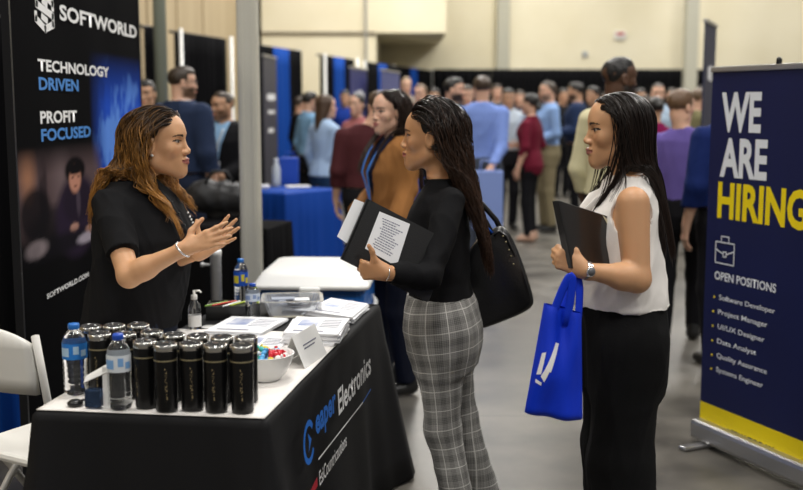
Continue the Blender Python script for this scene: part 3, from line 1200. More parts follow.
for o_ in range(5):
    gx, gz = 6 * 2 ** o_, 5 * 2 ** o_
    G = r_.uniform(-1, 1, (gx + 2, gz + 2))
    a_, b_ = np.linspace(0, gx, nu), np.linspace(0, gz, nv)
    i_, j_ = a_.astype(int), b_.astype(int); fa, fb = (a_ - i_)[:, None], (b_ - j_)[None]
    fa, fb = fa * fa * (3 - 2 * fa), fb * fb * (3 - 2 * fb)
    ns += ((G[i_][:, j_] * (1 - fa) + G[i_ + 1][:, j_] * fa) * (1 - fb) + (G[i_][:, j_ + 1] * (1 - fa) + G[i_ + 1][:, j_ + 1] * fa) * fb) / 1.6 ** o_
ns = ns[..., None]
u_b, v_b = bp.uv(88, 50); v_e = bp.uv(100, 245)[1]
blue = np.clip((U - bp.uv(86, 80)[0]) / .28, 0, 1)[..., None] * np.clip((v_b - Vv) / .25, 0, 1)[..., None] * np.clip((Vv - v_e) / .2, 0, 1)[..., None]
blend(s2l(34, 78, 190), blue, .9)
blend(s2l(14, 24, 60), blue * np.clip(ns * 2.0 - .15, 0, 1), .9)
blend(s2l(110, 160, 235), blue * np.clip(-ns * 2.2 - .7, 0, 1), .6)
u0, v0 = bp.uv(20, 258); u1, v1 = bp.uv(100, 150)
room = boxm(-.1, u1, v0 + .02, v1 + .05, .12)
blend(s2l(88, 72, 74), room, .9)
blend(s2l(170, 120, 90), soft(24, 170, .12, .16, .8) * room, .8)
blend(s2l(38, 30, 34), soft(40, 190, .06, .4, .5) * room * np.clip(.5 + ns, 0, 1), .8)
blend(s2l(120, 104, 106), soft(58, 175, .16, .20, .9) * room, .5)
blend(s2l(18, 16, 20), soft(33, 215, .20, .12, .3), .9)
blend(s2l(22, 20, 24), soft(50, 226, .30, .10, .4), .8)
blend(s2l(40, 30, 48), soft(75, 215, 0.333, .20, .25), 1)
blend(s2l(34, 26, 40), soft(75, 200, 0.236, .11, .3), 1)
blend(s2l(70, 60, 72), soft(76, 201, 0.039, .08, .5), .9)
blend(s2l(14, 11, 14), soft(72.5, 170, 0.161, .065, .25), 1)
blend(s2l(180, 128, 108), soft(72.5, 179, 0.097, .068, .3), 1)
blend(s2l(14, 11, 14), soft(72.5, 169, 0.118, .028, .3), 1)
blend(s2l(50, 34, 32), soft(70, 177, 0.026, .006, .4) + soft(76, 177, 0.026, .006, .4), .8)
blend(s2l(90, 50, 46), soft(73, 186.5, 0.034, .005, .4), .8)
blend(s2l(185, 140, 124), soft(72, 227, 0.075, .022, .4), .8)
blend(s2l(185, 140, 124), soft(87, 228, 0.075, .022, .4), .8)
blend(s2l(20, 18, 24), soft(60, 244, .55, .06, .6), .9)
blend(s2l(160, 146, 150), soft(34, 250, .16, .045, .5) * (.6 + .4 * ns), .7)
blend(s2l(180, 170, 184), soft(84, 237, .17, .03, .5), .7)
V = np.stack([U.ravel(), np.full(U.size, -.012) + 0 * U.ravel(), Vv.ravel()], 1)
Vb = V.copy(); Vb[:, 1] = 0
V[:, 1] += .001 * np.sin(V[:, 0] * 9 + V[:, 2] * 1.3)
ii, jj = np.meshgrid(np.arange(nu - 1), np.arange(nv - 1), indexing='ij')
a_ = (ii * nv + jj).ravel()
Q = np.stack([a_, a_ + nv, a_ + nv + 1, a_ + 1], 1)
N_ = len(V)
Qb = Q[:, ::-1] + N_
colr = np.concatenate([pc.reshape(-1, 3), np.full((N_, 3), .02)])
link('printed_panel', np_mesh('printed_panel', np.concatenate([V, Vb]), np.concatenate([Q, Qb]), mat('banner print', rough=.9, attr=True, spec=.03), colr), LB)
mbf = MB()
mbf.box((-.008, .0, 1.2), (.016, .03, 2.32)).box((bp.len + .008, 0, 1.2), (.016, .03, 2.32)).box((bp.len / 2, 0, 2.37), (bp.len + .03, .03, .025)).box((bp.len / 2, 0, .03), (bp.len + .03, .12, .05))
mbf.build('frame', mat('dark frame metal', (.015, .015, .017), .4, .6), LB)
tag(LB, 'tall dark company banner with white lettering, blue city picture and a seated man', 'banner')
m_wh = mat('white ink', (.80, .80, .80), .6)
m_bl = mat('blue ink', s2l(60, 130, 205), .6)
def lbox(x0, y0, x1, y1):
    ua, va = bp.uv(x0, y1); ub, vb = bp.uv(x1, y0)
    um, vm = bp.uv((x0 + x1) / 2, y1); um2, vm2 = bp.uv((x0 + x1) / 2, y0)
    return (ua, ub, vm, vm2)
def ltext(s, xa, xb, yt, yb, m, bold=.0):
    """yt, yb: top and bottom of the letters at the left end"""
    ua, v0 = bp.uv(xa, yb); ub, _ = bp.uv(xb, yb); _, v1 = bp.uv(xa, yt)
    letter(bp, s, (ua, ub, v0, v1), m, LB, bold, off=.0140)
ltext('SOFTWORLD', 56.5, 133.5, 4, 20, m_wh, .03)
ltext('TECHNOLOGY', 34.5, 106, 58.5, 71, m_wh, .03)
ltext('DRIVEN', 35.5, 75.5, 77, 90, m_bl, .03)
ltext('PROFIT', 37, 74, 111, 124, m_wh, .03)
ltext('FOCUSED', 38, 88, 129, 142, m_bl, .03)
ltext('SOFTWORLD.COM', 43.5, 86.5, 294, 299.5, m_wh, .03)
# the S shaped hexagon mark
ua, va = bp.uv(31.5, 28); ub, vb = bp.uv(51.5, 28); _, vt = bp.uv(31.5, -9)
mb = MB()
W, Hh = ub - ua, vt - va
def stroke(pts, w):
    for (x0, y0), (x1, y1) in zip(pts[:-1], pts[1:]):
        p0 = Vector((ua + x0 * W, 0, va + y0 * Hh)); p1 = Vector((ua + x1 * W, 0, va + y1 * Hh))
        d = (p1 - p0).normalized(); n_ = Vector((-d.z, 0, d.x)) * w / 2
        p0 -= d * w * .35; p1 += d * w * .35
        mb.add([p0 - n_ + Vector((0, -.0140, 0)), p1 - n_ + Vector((0, -.0140, 0)), p1 + n_ + Vector((0, -.0140, 0)), p0 + n_ + Vector((0, -.0140, 0))], [(0, 1, 2, 3)])
stroke([(.12, 1.0), (.12, .66), (.92, .44), (.92, .20), (.50, .03), (.06, .26), (.06, .40)], .030)
stroke([(.40, 1.0), (.92, .80), (.92, .64)], .030)
stroke([(.42, .80), (.62, .72)], .026)
stroke([(.36, .36), (.60, .27)], .026)
mb.build('logo', m_wh, LB)

# ------------------------------------------------------------------ blue hiring banner (right)
q0 = on(697.5, 440, 0); q1 = on(803, 488, 0)
dq = (q1 - q0)[:2]; dq /= np.linalg.norm(dq)
WB = .86
rp = Plane(q0, q0[:2] + dq * WB)
print('right banner', q0, rp.len, rp.uv(713, 68))
RB = empty('banner_stand', (q0[0], q0[1], 0), rp.rz)
vtop = rp.uv(713, 68)[1]
vbot = .11
lean = 0
m_navy = noisy('navy banner vinyl', s2l(9, 18, 66), s2l(11, 21, 72), 3, (.5, .6))
m_yel = mat('yellow ink', s2l(240, 215, 10), .45)
nb = 30
def sheet(u0, u1, v0, v1, yoff, th=.002):
    b = MB(); n = 24
    vs = []
    for i in range(n + 1):
        u = u0 + (u1 - u0) * i / n
        for v in (v0, (v0 + v1) / 2, v1):
            for t_ in (0, th): vs.append((u, yoff - t_ , v))
    fs = []
    for i in range(n):
        for k in range(2):
            a = (i * 3 + k) * 2; b_ = ((i + 1) * 3 + k) * 2
            fs.append((a + 1, b_ + 1, b_ + 3, a + 3)); fs.append((a, a + 2, b_ + 2, b_))
    return b.add(vs, fs, True)
vy = rp.uv(699.5, 400)[1]
sheet(.012, WB - .012, vy, vtop - .02, 0).build('banner_sheet', m_navy, RB)
sheet(.012, WB - .012, vbot, vy, 0).build('yellow_band', m_yel, RB)
mm = mat('satin aluminium', (.55, .55, .56), .32, .9)
MB().box((WB / 2, 0, vtop - .008), (WB - .01, .022, .026), bev=.006).build('top_rail', mm, RB)
MB().box((WB / 2, 0, .068), (WB, .11, .095), bev=.02).build('base_cassette', mm, RB)
for uu in (.10, WB - .10):
    MB().box((uu, -.02, .011), (.05, .30, .018), bev=.006).build('foot', mm, RB)
MB().tube([(WB / 2, .03, .10), (WB / 2, .03, vtop - .02)], .008, 8).build('support_pole', mm, RB)
MB().lathe([(.012, 0), (.012, .02), (.006, .028)], 10, (WB / 2, .0, vtop + .004)).build('pole_tip', mat('dark plastic', (.01, .01, .01), .3), RB)
tag(RB, 'navy blue hiring banner with white and yellow lettering on the right', 'banner')
m_w2 = mat('pale ink', s2l(226, 230, 236), .5)
def rtext(s, xa, xb, yt, yb, m, bold=.0, xt=None):
    ua, v0 = rp.uv(xa, yb); ub, _ = rp.uv(xb, yb); _, v1 = rp.uv(xa if xt is None else xt, yt)
    letter(rp, s, (ua, ub, v0, v1), m, RB, bold, off=.0028)
rtext('WE', 721, 761, 92.5, 132, m_w2, .035)
rtext('ARE', 720, 767, 137.5, 176.5, m_w2, .035)
rtext('HIRING', 717.5, 808, 181, 218, m_yel, .035)
rtext('OPEN POSITIONS', 715, 777, 270.5, 279, m_w2, .02)
for s_, xb, yt, yb in (('Software Developer', 776, 294.5, 301), ('Project Manager', 768.5, 309, 315.5), ('UI/UX Designer', 765.5, 323.5, 330), ('Data Analyst', 757, 338, 344.5),
                     ('Quality Assurance', 768, 352.5, 359), ('Systems Engineer', 764, 366.5, 373)):
    x0 = {301: 719.5, 315.5: 718.5, 330: 718, 344.5: 717.5, 359: 717, 373: 716.5}[yb]
    rtext(s_, x0, xb, yt, yb, m_w2, .008)
    u_, v_ = rp.uv(x0 - 4.5, (yt + yb) / 2 - 1)
    MB().lathe([(.0055, 0), (.0055, .001)], 12, M=Matrix.Translation((u_, -.004, v_)) @ Matrix.Rotation(math.pi / 2, 4, 'X')).build('bullet', m_yel, RB)
rtext('APPLY TODAY', 726, 775, 427, 436, mat('dark ink', s2l(25, 28, 60), .5), .02)
# briefcase icon
u0, v0 = rp.uv(716, 262); u1, _ = rp.uv(734.5, 262); _, v1 = rp.uv(716, 241); _, v2 = rp.uv(716, 235)
mb = MB()
def bar(x0, y0, x1, y1, w=.0055):
    d = Vector((x1 - x0, 0, y1 - y0)); L_ = d.length; d.normalize(); n_ = Vector((-d.z, 0, d.x)) * w / 2
    p0 = Vector((x0, -.005, y0)) - d * w / 2; p1 = Vector((x1, -.005, y1)) + d * w / 2
    mb.add([p0 - n_, p1 - n_, p1 + n_, p0 + n_], [(0, 1, 2, 3)])
for q in ((u0, v0, u1, v0), (u0, v1, u1, v1), (u0, v0, u0, v1), (u1, v0, u1, v1)): bar(*q)
um = (u0 + u1) / 2; hw = (u1 - u0) * .2
for q in ((um - hw, v1, um - hw, v2), (um + hw, v1, um + hw, v2), (um - hw, v2, um + hw, v2)): bar(*q)
vm = v0 + (v1 - v0) * .52
bar(u0, vm + .012, um - .012, vm - .006); bar(um + .012, vm - .006, u1, vm + .012)
for q in ((um - .010, vm + .004, um + .010, vm + .004), (um - .010, vm - .018, um + .010, vm - .018), (um - .010, vm - .018, um - .010, vm + .004), (um + .010, vm - .018, um + .010, vm + .004)): bar(*q)
mb.build('briefcase_icon', m_w2, RB)


# small far banners
def far_banner(pxa, pya, pxb, pyb, z1, cols, label, w=.85, txt=()):
    a, b = on(pxa, pya, z1), on(pxb, pyb, z1)
    pl = Plane(a, b)
    t = empty('banner_stand', (a[0], a[1], 0), pl.rz)
    MB().box((pl.len / 2, 0, z1 / 2 + .05), (pl.len, .012, z1 - .1)).build('banner_sheet', cols, t)
    MB().box((pl.len / 2, 0, .05), (pl.len + .02, .14, .09), bev=.015).build('base_cassette', mm, t)
    MB().box((pl.len / 2, 0, z1), (pl.len + .01, .03, .025)).build('top_rail', mm, t)
    for u0, u1, v0, v1 in txt:
        mb = MB()
        n = max(2, int((u1 - u0) * pl.len / ((v1 - v0) * .75)))
        for i in range(n):
            ua = (u0 + (u1 - u0) * i / n) * pl.len; ub = (u0 + (u1 - u0) * (i + .72) / n) * pl.len
            mb.box(((ua + ub) / 2, -.008, (v0 + v1) / 2), (ub - ua, .004, (v1 - v0) * (.7 + .3 * ((i * 7) % 3) / 2)))
        mb.build('blurred_lettering', m_wh, t)
    tag(t, label, 'banner')
    return t
far_banner(262.5, 55, 276, 58, 2.2, mat('charcoal vinyl', s2l(52, 52, 62), .5), 'narrow charcoal banner turned edge on, beside the blue drape and silver post', txt=((.25, .85, 1.62, 1.72), (.3, .8, 1.45, 1.5), (.3, .7, 1.2, 1.26)))
far_banner(350, 67, 366.5, 70, 2.0, mat('indigo vinyl', s2l(44, 50, 110), .5), 'small indigo banner with white mark above the woman in patterned pink', txt=((.2, .85, 1.55, 1.75),))
far_banner(381, 69.5, 399, 72.5, 2.0, mat('slate blue vinyl', s2l(74, 82, 135), .5), 'small slate blue banner just right of the indigo banner', txt=((.15, .85, 1.55, 1.72),))
a = at(703, 21, 8.4)
far_banner(705.5, 20.5, 716, 26.5, a[2], mat('dark navy vinyl', s2l(34, 38, 66), .5), 'tall narrow navy banner behind the hiring banner', txt=((.3, .7, 1.75, 1.9), (.3, .7, 1.25, 1.32)))

# ------------------------------------------------------------------ the four nearest women
def hair_cols(root, tip, p=1.2, var=.5, hi=None):
    root, tip = np.array(root), np.array(tip)
    def f(t, r):
        k = np.clip(t * p - .1 + (r - .5) * .35, 0, 1)[:, None]
        c = root * (1 - k) + tip * k
        c = c * (1 - var / 2 + var * r[:, None])
        return c
    return f


m_knit = mat('black knit', (.0045, .0045, .0055), .8, spec=.2, bump=.12, bscale=260)
# A: woman in the polo shirt behind the table
YA = 3.75
A = person(150, 104, YA, math.radians(-108), 'woman in black polo shirt with long golden brown hair gesturing behind the table', male=False,
           skin='tan', hair='strands', hairc=(.03, .016, .008), top='polo', sleeve='short', topc=(.0045, .0045, .0055), trouc=s2l(26, 32, 48), h=.010, fh=.0024,
           root=at(140, 330, YA)[:2], headpos=at(160, 143, YA - .01), hyaw=math.radians(10), hpitch=math.radians(3), hs=1.045, build=1.16, full=1.0, leg_secs=[(np.array([-.095, -.05, .80]), np.array([-.10, -.07, .44]), np.array([-.10, -.09, .075])), (np.array([.095, -.05, .80]), np.array([.10, -.07, .44]), np.array([.10, -.09, .075]))], lip=(.34, .11, .09),
           hem=.85, foldamp=.010,
           shirt_secs=[(.76, 0, -.035, .200, .140), (.88, 0, -.03, .205, .145), (1.0, 0, -.005, .196, .150), (1.12, 0, .018, .182, .150), (1.20, 0, .035, .182, .160), (1.29, 0, .022, .178, .135),
                       (1.34, 0, .010, .170, .110), (1.385, 0, -.005, .120, .078), (1.42, 0, -.01, .075, .058)],
           armpos=[dict(el=at(129, 276, 3.40), wr=at(186, 248, 3.36), d=(1, .12, .38), t=(-.3, .25, 1), hand=dict(curls=[(6, 8, 5), (12, 10, 6), (16, 14, 8), (20, 16, 10)], spread=5, thumb=((.8, .5, .15), (.5, .8, .1)))),
                   dict(el=at(158, 264, 3.86), wr=at(202, 252, 3.58), d=(1, .08, .78), t=(-.75, .1, 1), hand=dict(curls=[(0, 4, 4), (2, 4, 4), (4, 6, 4), (14, 10, 8)], spread=9, thumb=((1, .45, .1), (.9, .4, .1))))])
full_hair(A, hair_cols((.022, .011, .006), (.36, .165, .035), 1.45, .6), n=3200, length=.50, part_x=-.01, wave=.010, lift=(.005, .040), clump=.4, tuck=.0, ear=True, rad=.0017, back=.35, seed=4, hug=.2, slide=.05, pull=.30, front=.6)
wr = A['A'][0][2]; el = A['A'][0][1]
dv = (wr - el) / np.linalg.norm(wr - el)
a1 = np.cross(dv, (0, 0, 1)); a1 /= np.linalg.norm(a1); a2 = np.cross(dv, a1)
mb = MB()
for i in range(26):
    a = 2 * math.pi * i / 26
    p = wr - dv * .012 + (a1 * math.cos(a) + a2 * math.sin(a)) * .0265 + dv * .008 * math.sin(a)
    mb.lathe([(.0005, -.0042), (.0036, -.002), (.0036, .002), (.0005, .0042)], 8, tuple(p))
mb.build('bracelet', mat('polished silver', (.75, .75, .77), .2, 1), A['o'])
for sx in (1,):
    p = A['hc'] + A['HR'] @ np.array([sx * .080, .000, -.038]) * A['hs']
    MB().lathe([(.001, -.005), (.0048, -.002), (.0048, .002), (.001, .005)], 10, tuple(p)).build('earring', mat('pearl', (.85, .83, .8), .2), A['o'])
# placket, buttons and embroidered mark on the chest
def on_front(I, x, z, push=.0):
    """point on the front of the top at local x, z"""
    ys = np.linspace(.35, -.05, 161)
    P = np.stack([np.full(161, x), ys, np.full(161, z)], 1)
    v = evalp([p for p in I['top'] if p.op == 0], P)
    k = np.argmax(v < 0)
    return np.array([x, ys[k] + push, z])
mb = MB()
pts = [on_front(A, 0, z, .004) for z in np.linspace(1.13, 1.275, 9)]
mb.tube(pts, .014, 8, flat=.25)
mb.build('placket', m_knit, A['o'])
mb = MB()
for z in (1.16, 1.20, 1.24): mb.lathe([(.0045, -.002), (.0045, .002)], 8, tuple(on_front(A, 0, z, .009)), )
mb.build('buttons', mat('dark plastic'), A['o'])
mb = MB()
for i, (x0, x1, z) in enumerate(((-.125, -.085, 1.178), (-.125, -.092, 1.167), (-.12, -.085, 1.193), (-.122, -.10, 1.156))):
    mb.tube([on_front(A, x, z, .003) for x in np.linspace(x0, x1, 6)], .0024, 6)
mb.build('embroidered_mark', m_wh, A['o'])

# B: woman in black top and plaid trousers
YB_ = 3.70
rB = at(437, 330, YB_)[:2]
m_plaid = bpy.data.materials.new('grey plaid cloth'); m_plaid.use_nodes = True
nt = m_plaid.node_tree; b = nt.nodes['Principled BSDF']; b.inputs['Roughness'].default_value = .85
b.inputs['Sheen Weight'].default_value = .1
at_ = nt.nodes.new('ShaderNodeAttribute'); at_.attribute_name = 'Col'
sp = nt.nodes.new('ShaderNodeSeparateXYZ'); nt.links.new(at_.outputs['Vector'], sp.inputs[0])
def mth(op, a, bb=None, c=None):
    n = nt.nodes.new('ShaderNodeMath'); n.operation = op
    for i, v in enumerate((a, bb, c)):
        if v is None: continue
        if isinstance(v, (int, float)): n.inputs[i].default_value = v
        else: nt.links.new(v, n.inputs[i])
    return n.outputs[0]
def stripes(src, per, w, ph=0.0):
    f = mth('MODULO', mth('ADD', src, 10 * per + ph), per)
    return mth('LESS_THAN', mth('ABSOLUTE', mth('SUBTRACT', f, per / 2)), w / 2)
U_, V_ = sp.outputs[0], sp.outputs[1]
big = mth('ADD', stripes(U_, .062, .0030), stripes(V_, .070, .0030))
pairs = mth('ADD', stripes(U_, .062, .0026, .020), stripes(V_, .070, .0026, .022))
bands = mth('ADD', stripes(U_, .062, .022, .031), stripes(V_, .070, .024, .035))
fine_ = mth('ADD', stripes(U_, .006, .0028), stripes(V_, .006, .0028))
tot = mth('ADD', mth('MULTIPLY', big, .55), mth('MULTIPLY', pairs, .0))
tot = mth('ADD', tot, mth('MULTIPLY', bands, -.10))
tot = mth('ADD', tot, mth('MULTIPLY', fine_, .10))
tot = mth('ADD', tot, .26)
rmp = nt.nodes.new('ShaderNodeValToRGB')
rmp.color_ramp.elements[0].color = (*s2l(52, 51, 50), 1); rmp.color_ramp.elements[1].color = (*s2l(214, 212, 206), 1)
nt.links.new(tot, rmp.inputs[0]); nt.links.new(rmp.outputs[0], b.inputs['Base Color'])
def plaid(V):
    s = np.where(V[:, 0] < 0, -1, 1)
    lgc = np.interp(V[:, 2], [.07, .44, .85], [0, 1, 2])
    cx = s * np.interp(V[:, 2], [.07, .45, .70, .88], [.085, .085, .075, .045])
    cy = np.interp(V[:, 2], [.07, .45, .88], [-.12, -.045, -.01])
    an = np.arctan2(V[:, 1] - cy, s * (V[:, 0] - cx))
    R_ = np.interp(V[:, 2], [.07, .45, .8, .95], [.062, .075, .10, .13])
    return np.stack([an * R_ + .5, V[:, 2] + V[:, 1] * .12, 0 * an], 1)
yawB = math.radians(82)
B = person(434, 103, YB_, yawB, 'woman in black top and grey plaid trousers holding a black folder', male=False, skin='warm', hair='strands', hairc=(.01, .007, .006),
           top='blouse', sleeve='long', topc=(.004, .004, .005), h=.010, fh=.0024, root=rB, headpos=at(430, 137, YB_ + .0), hyaw=math.radians(0), hpitch=math.radians(2), hs=.985,
           trmat=m_plaid, trouc=plaid, hem=.992, tuck=True, legr=(.102, .070, .058), foldamp=.009, lip=(.34, .10, .08), arms=('bent', 'down'),
           shirt_secs=[(.71, 0, -.03, .120, .098), (.78, 0, -.026, .150, .116), (.86, 0, -.020, .165, .123), (.94, 0, -.016, .155, .112), (1.04, 0, -.010, .132, .094), (1.14, 0, -.002, .135, .100), (1.23, 0, .003, .142, .110), (1.31, 0, -.005, .150, .092),
                       (1.365, 0, -.008, .135, .068), (1.40, 0, -.012, .085, .052), (1.43, 0, -.015, .06, .045)],
           leg_secs=[(np.array([-.080, -.015, .82]), np.array([-.085, -.030, .45]), np.array([-.085, -.115, .075])), (np.array([.080, -.015, .82]), np.array([.085, -.075, .45]), np.array([.085, -.205, .075]))],
           armpos=[None, dict(sh=at(451, 200, 3.56), el=at(430, 277, 3.40), wr=at(387, 273, 3.32), d=(-1, .12, .10), t=(.1, -.15, 1),
                              hand=dict(curls=[(60, 70, 40)] * 4, thumb=((.6, .8, -.1), (1, .32, -.1)), spread=2))])
full_hair(B, hair_cols((.010, .007, .006), (.060, .030, .018), 1.0, .5), n=3200, length=.57, part_x=.0, wave=.006, lift=(.004, .045), clump=.4, rad=.0016, back=.5, seed=6, lateral=.3, lmin=.6, fwd=.03, slide=.36, pull=.05,
          gather=(B['hc'] + B['HR'] @ np.array([0, -.115, -.02]), .0, .17, .9))
mb = MB()
w_ = B['A'][1][2]; e_ = B['A'][1][1]; dv = (w_ - e_) / np.linalg.norm(w_ - e_)
a1 = np.cross(dv, (0, 0, 1)); a1 /= np.linalg.norm(a1); a2 = np.cross(dv, a1)
mb.tube([tuple(w_ + dv * .004 + (a1 * math.cos(a) + a2 * math.sin(a)) * .0235) for a in [i * math.pi / 12 for i in range(25)]], .0018, 6)
mb.build('bracelet', mat('polished silver'), B['o'])
MB().tube([tuple(B['hc'] + B['HR'] @ (np.array([-.002, -.112, .01]) + .022 * np.array([math.cos(a), .25 * math.cos(a), math.sin(a)]))) for a in [i * math.pi / 8 for i in range(17)]], .004, 6).build('hair_tie', mat('dark plastic'), B['o'])
p_ = [-.135, -.075, .865]
Pn = MB().lathe([(.006, 0), (.007, .002), (.004, .003)], 12, M=Matrix.Translation((-.122, -.095, .868)) @ Matrix.Rotation(math.radians(125), 4, 'Z') @ Matrix.Rotation(math.pi / 2, 4, 'X')).build('pocket_button', mat('dark plastic'), B['o'])

# C: woman in white blouse
YC = 3.35
rC = at(620.5, 330, YC)[:2]
C_ = person(618, 93, YC, math.radians(92), 'woman in white sleeveless blouse and black trousers holding a black folder', male=False, skin='tan', hair='strands', hairc=(.01, .007, .006),
           top='blouse', sleeve='none', topc=s2l(228, 224, 220), trouc=(.004, .004, .0045), h=.010, fh=.0024, root=rC, headpos=at(616.5, 130, YC), hyaw=math.radians(0), hpitch=math.radians(-1), hs=1.0,
           hem=1.0, foldamp=.012, legr=(.112, .115, .135), armr=1.16, lip=(.36, .13, .10), arms=('fold', 'down'), build=1.06,
           shirt_secs=[(.71, 0, -.015, .15, .118), (.78, 0, -.015, .175, .128), (.88, 0, -.012, .185, .135), (.955, 0, -.010, .170, .135), (1.02, 0, .000, .168, .142), (1.12, 0, .012, .158, .135), (1.23, 0, .022, .152, .125), (1.32, 0, .008, .150, .100),
                       (1.375, 0, -.008, .130, .070), (1.41, 0, -.012, .085, .054), (1.44, 0, -.015, .06, .046)],
           armpos=[None, dict(sh=at(633, 203, 3.205), el=at(637, 279, 3.16), wr=at(583, 270, 3.09), d=(-1, .05, .50), t=(.35, -.1, 1),
                              hand=dict(curls=[(65, 75, 50)] * 4, thumb=((.55, .8, .2), (.3, .9, .5)), spread=1))],
           leg_secs=[(np.array([-.088, -.005, .84]), np.array([-.098, .015, .45]), np.array([-.105, -.02, .075])), (np.array([.088, -.005, .84]), np.array([.098, -.01, .45]), np.array([.105, -.05, .075]))])
full_hair(C_, hair_cols((.009, .006, .005), (.022, .012, .009), 1.0, .5), n=3400, length=.46, part_x=.0, wave=.0, lift=(.004, .026), clump=.12, rad=.0016, back=.10, seed=9, lateral=.8, lmin=.85, fwd=.12, tuck=.02, slide=.40, pull=.25, front=.12)
w_ = C_['A'][1][2]; e_ = C_['A'][1][1]; dv = (w_ - e_) / np.linalg.norm(w_ - e_)
a1 = np.cross(dv, (0, 0, 1)); a1 /= np.linalg.norm(a1); a2 = np.cross(dv, a1)
cw = w_ - dv * .010
msil = mat('polished silver')
wt = MB()
for i in range(20):
    a = 2 * math.pi * (i + .5) / 20
    q = cw + (a1 * math.cos(a) + a2 * math.sin(a)) * .0265
    n_ = a1 * math.cos(a) + a2 * math.sin(a); t_ = np.cross(dv, n_)
    M = Matrix(((n_[0], t_[0], dv[0], q[0]), (n_[1], t_[1], dv[1], q[1]), (n_[2], t_[2], dv[2], q[2]), (0, 0, 0, 1)))
    wt.box((0, 0, 0), (.003, .0072, .016), M=M)
wo = wt.build('watch', msil, C_['o'])
n_ = -a1 if (C_['R'] @ a1)[1] > 0 else a1
q = cw + n_ * .0275
t_ = np.cross(dv, n_)
M = Matrix(((t_[0], dv[0], n_[0], q[0]), (t_[1], dv[1], n_[1], q[1]), (t_[2], dv[2], n_[2], q[2]), (0, 0, 0, 1)))
MB().lathe([(.0145, -.003), (.0155, .002), (.013, .004)], 20, M=M).build('watch_case', msil, wo)
MB().lathe([(.0118, .0041), (.0118, .0046)], 20, M=M).build('watch_dial', mat('watch face', (.12, .12, .13), .2), wo)
# soft collar of the blouse
mb = MB()
for sx in (-1, 1):
    pts = [C_['neck0'] + np.array([0, -.058, .030]), C_['neck0'] + np.array([sx * .046, -.035, .028]), C_['neck0'] + np.array([sx * .056, .010, .008])] + [on_front(C_, sx * x, z, .006) for x, z in ((.050, 1.285), (.036, 1.25), (.018, 1.20))]
    mb.tube([tuple(p) for p in pts], [.010, .012, .013, .014, .012, .004], 8, flat=.4)
mb.build('collar', mat('white cloth', s2l(228, 224, 220), .85, bump=.1, bscale=200), C_['o'])

# D: woman in the mustard blazer
YD = 5.7
D = person(392, 88, YD, math.radians(118), 'woman in mustard blazer and navy top with long dark hair and blue lanyard', male=False, skin='light', hair='strands', hairc=(.018, .010, .008),
           top='jacket', topc=s2l(136, 92, 50), under=s2l(20, 26, 50), trouc=s2l(18, 22, 36), h=.012, fh=.0035, headpos=at(389, 112, YD), hyaw=math.radians(8), hs=1.0, arms=('front', 'bent'), lip=(.42, .14, .12),
           armpos=[None, dict(el=at(408, 190, 5.55), wr=at(392, 232, 5.40), d=(-1, .2, -.3), t=(0, 0, 1))], foldamp=.012)
full_hair(D, hair_cols((.016, .009, .007), (.034, .018, .012), 1.0, .5), n=1700, length=.60, part_x=.0, wave=.003, lift=(.008, .035), clump=.35, rad=.0028, back=.2, seed=11, lateral=.7, seg=32, front=.5, tuck=.01, slide=.3, pull=.3)
m_lan = mat('lanyard blue', s2l(60, 120, 200), .6)
def lanyard(I, z0=1.05, m=m_lan, badge=True, zt=1.36, xs=.055):
    for sx in (-1, 1):
        pts = [on_front(I, sx * xs * (z - z0) / (zt - z0) , z, .010) for z in np.linspace(z0, zt, 12)]
        mb = MB().tube([tuple(p) for p in pts], .009, 6, flat=.3)
        mb.build('lanyard', m, I['o'])
    if badge:
        p = on_front(I, 0, z0 - .05, .014)
        MB().box(tuple(p), (.075, .004, .10), bev=.002).build('badge', mat('badge card', (.7, .72, .76), .4), I['o'])
lanyard(D, 1.06)

# ------------------------------------------------------------------ exhibitor table
TZ = .75
c0 = on(35, 413, TZ); c1 = on(265, 422, TZ); c2 = on(378, 305, TZ)
ex = (c1 - c0)[:2]; wT = np.linalg.norm(ex); ex /= wT
c2p = c1[:2] + np.array([-ex[1], ex[0]]) * np.dot((c2 - c1)[:2], [-ex[1], ex[0]])
ey = (c2 - c1)[:2]; lT = np.linalg.norm(ey); ey /= lT
c3 = c0[:2] + ey * lT
print('table', wT, lT, c0, c1, c2)
TB = empty('exhibitor_table', (c1[0], c1[1], 0))
def tl(p): return (p[0] - c1[0], p[1] - c1[1])
corners = [np.array(tl(p)) for p in (c0, c1, c2, c3)]
cen = sum(corners) / 4
mb = MB()
mb.prism([tuple(cen + (p - cen) * .97) for p in corners], TZ - .032, TZ - .005)
mb.build('tabletop', mat('grey plastic', (.4, .42, .42), .4), TB)
for p in corners:
    q = cen + (p - cen) * .82
    MB().lathe([(.014, 0), (.014, TZ - .035)], 10, (q[0], q[1], 0)).build('leg', mat('dark frame metal'), TB)
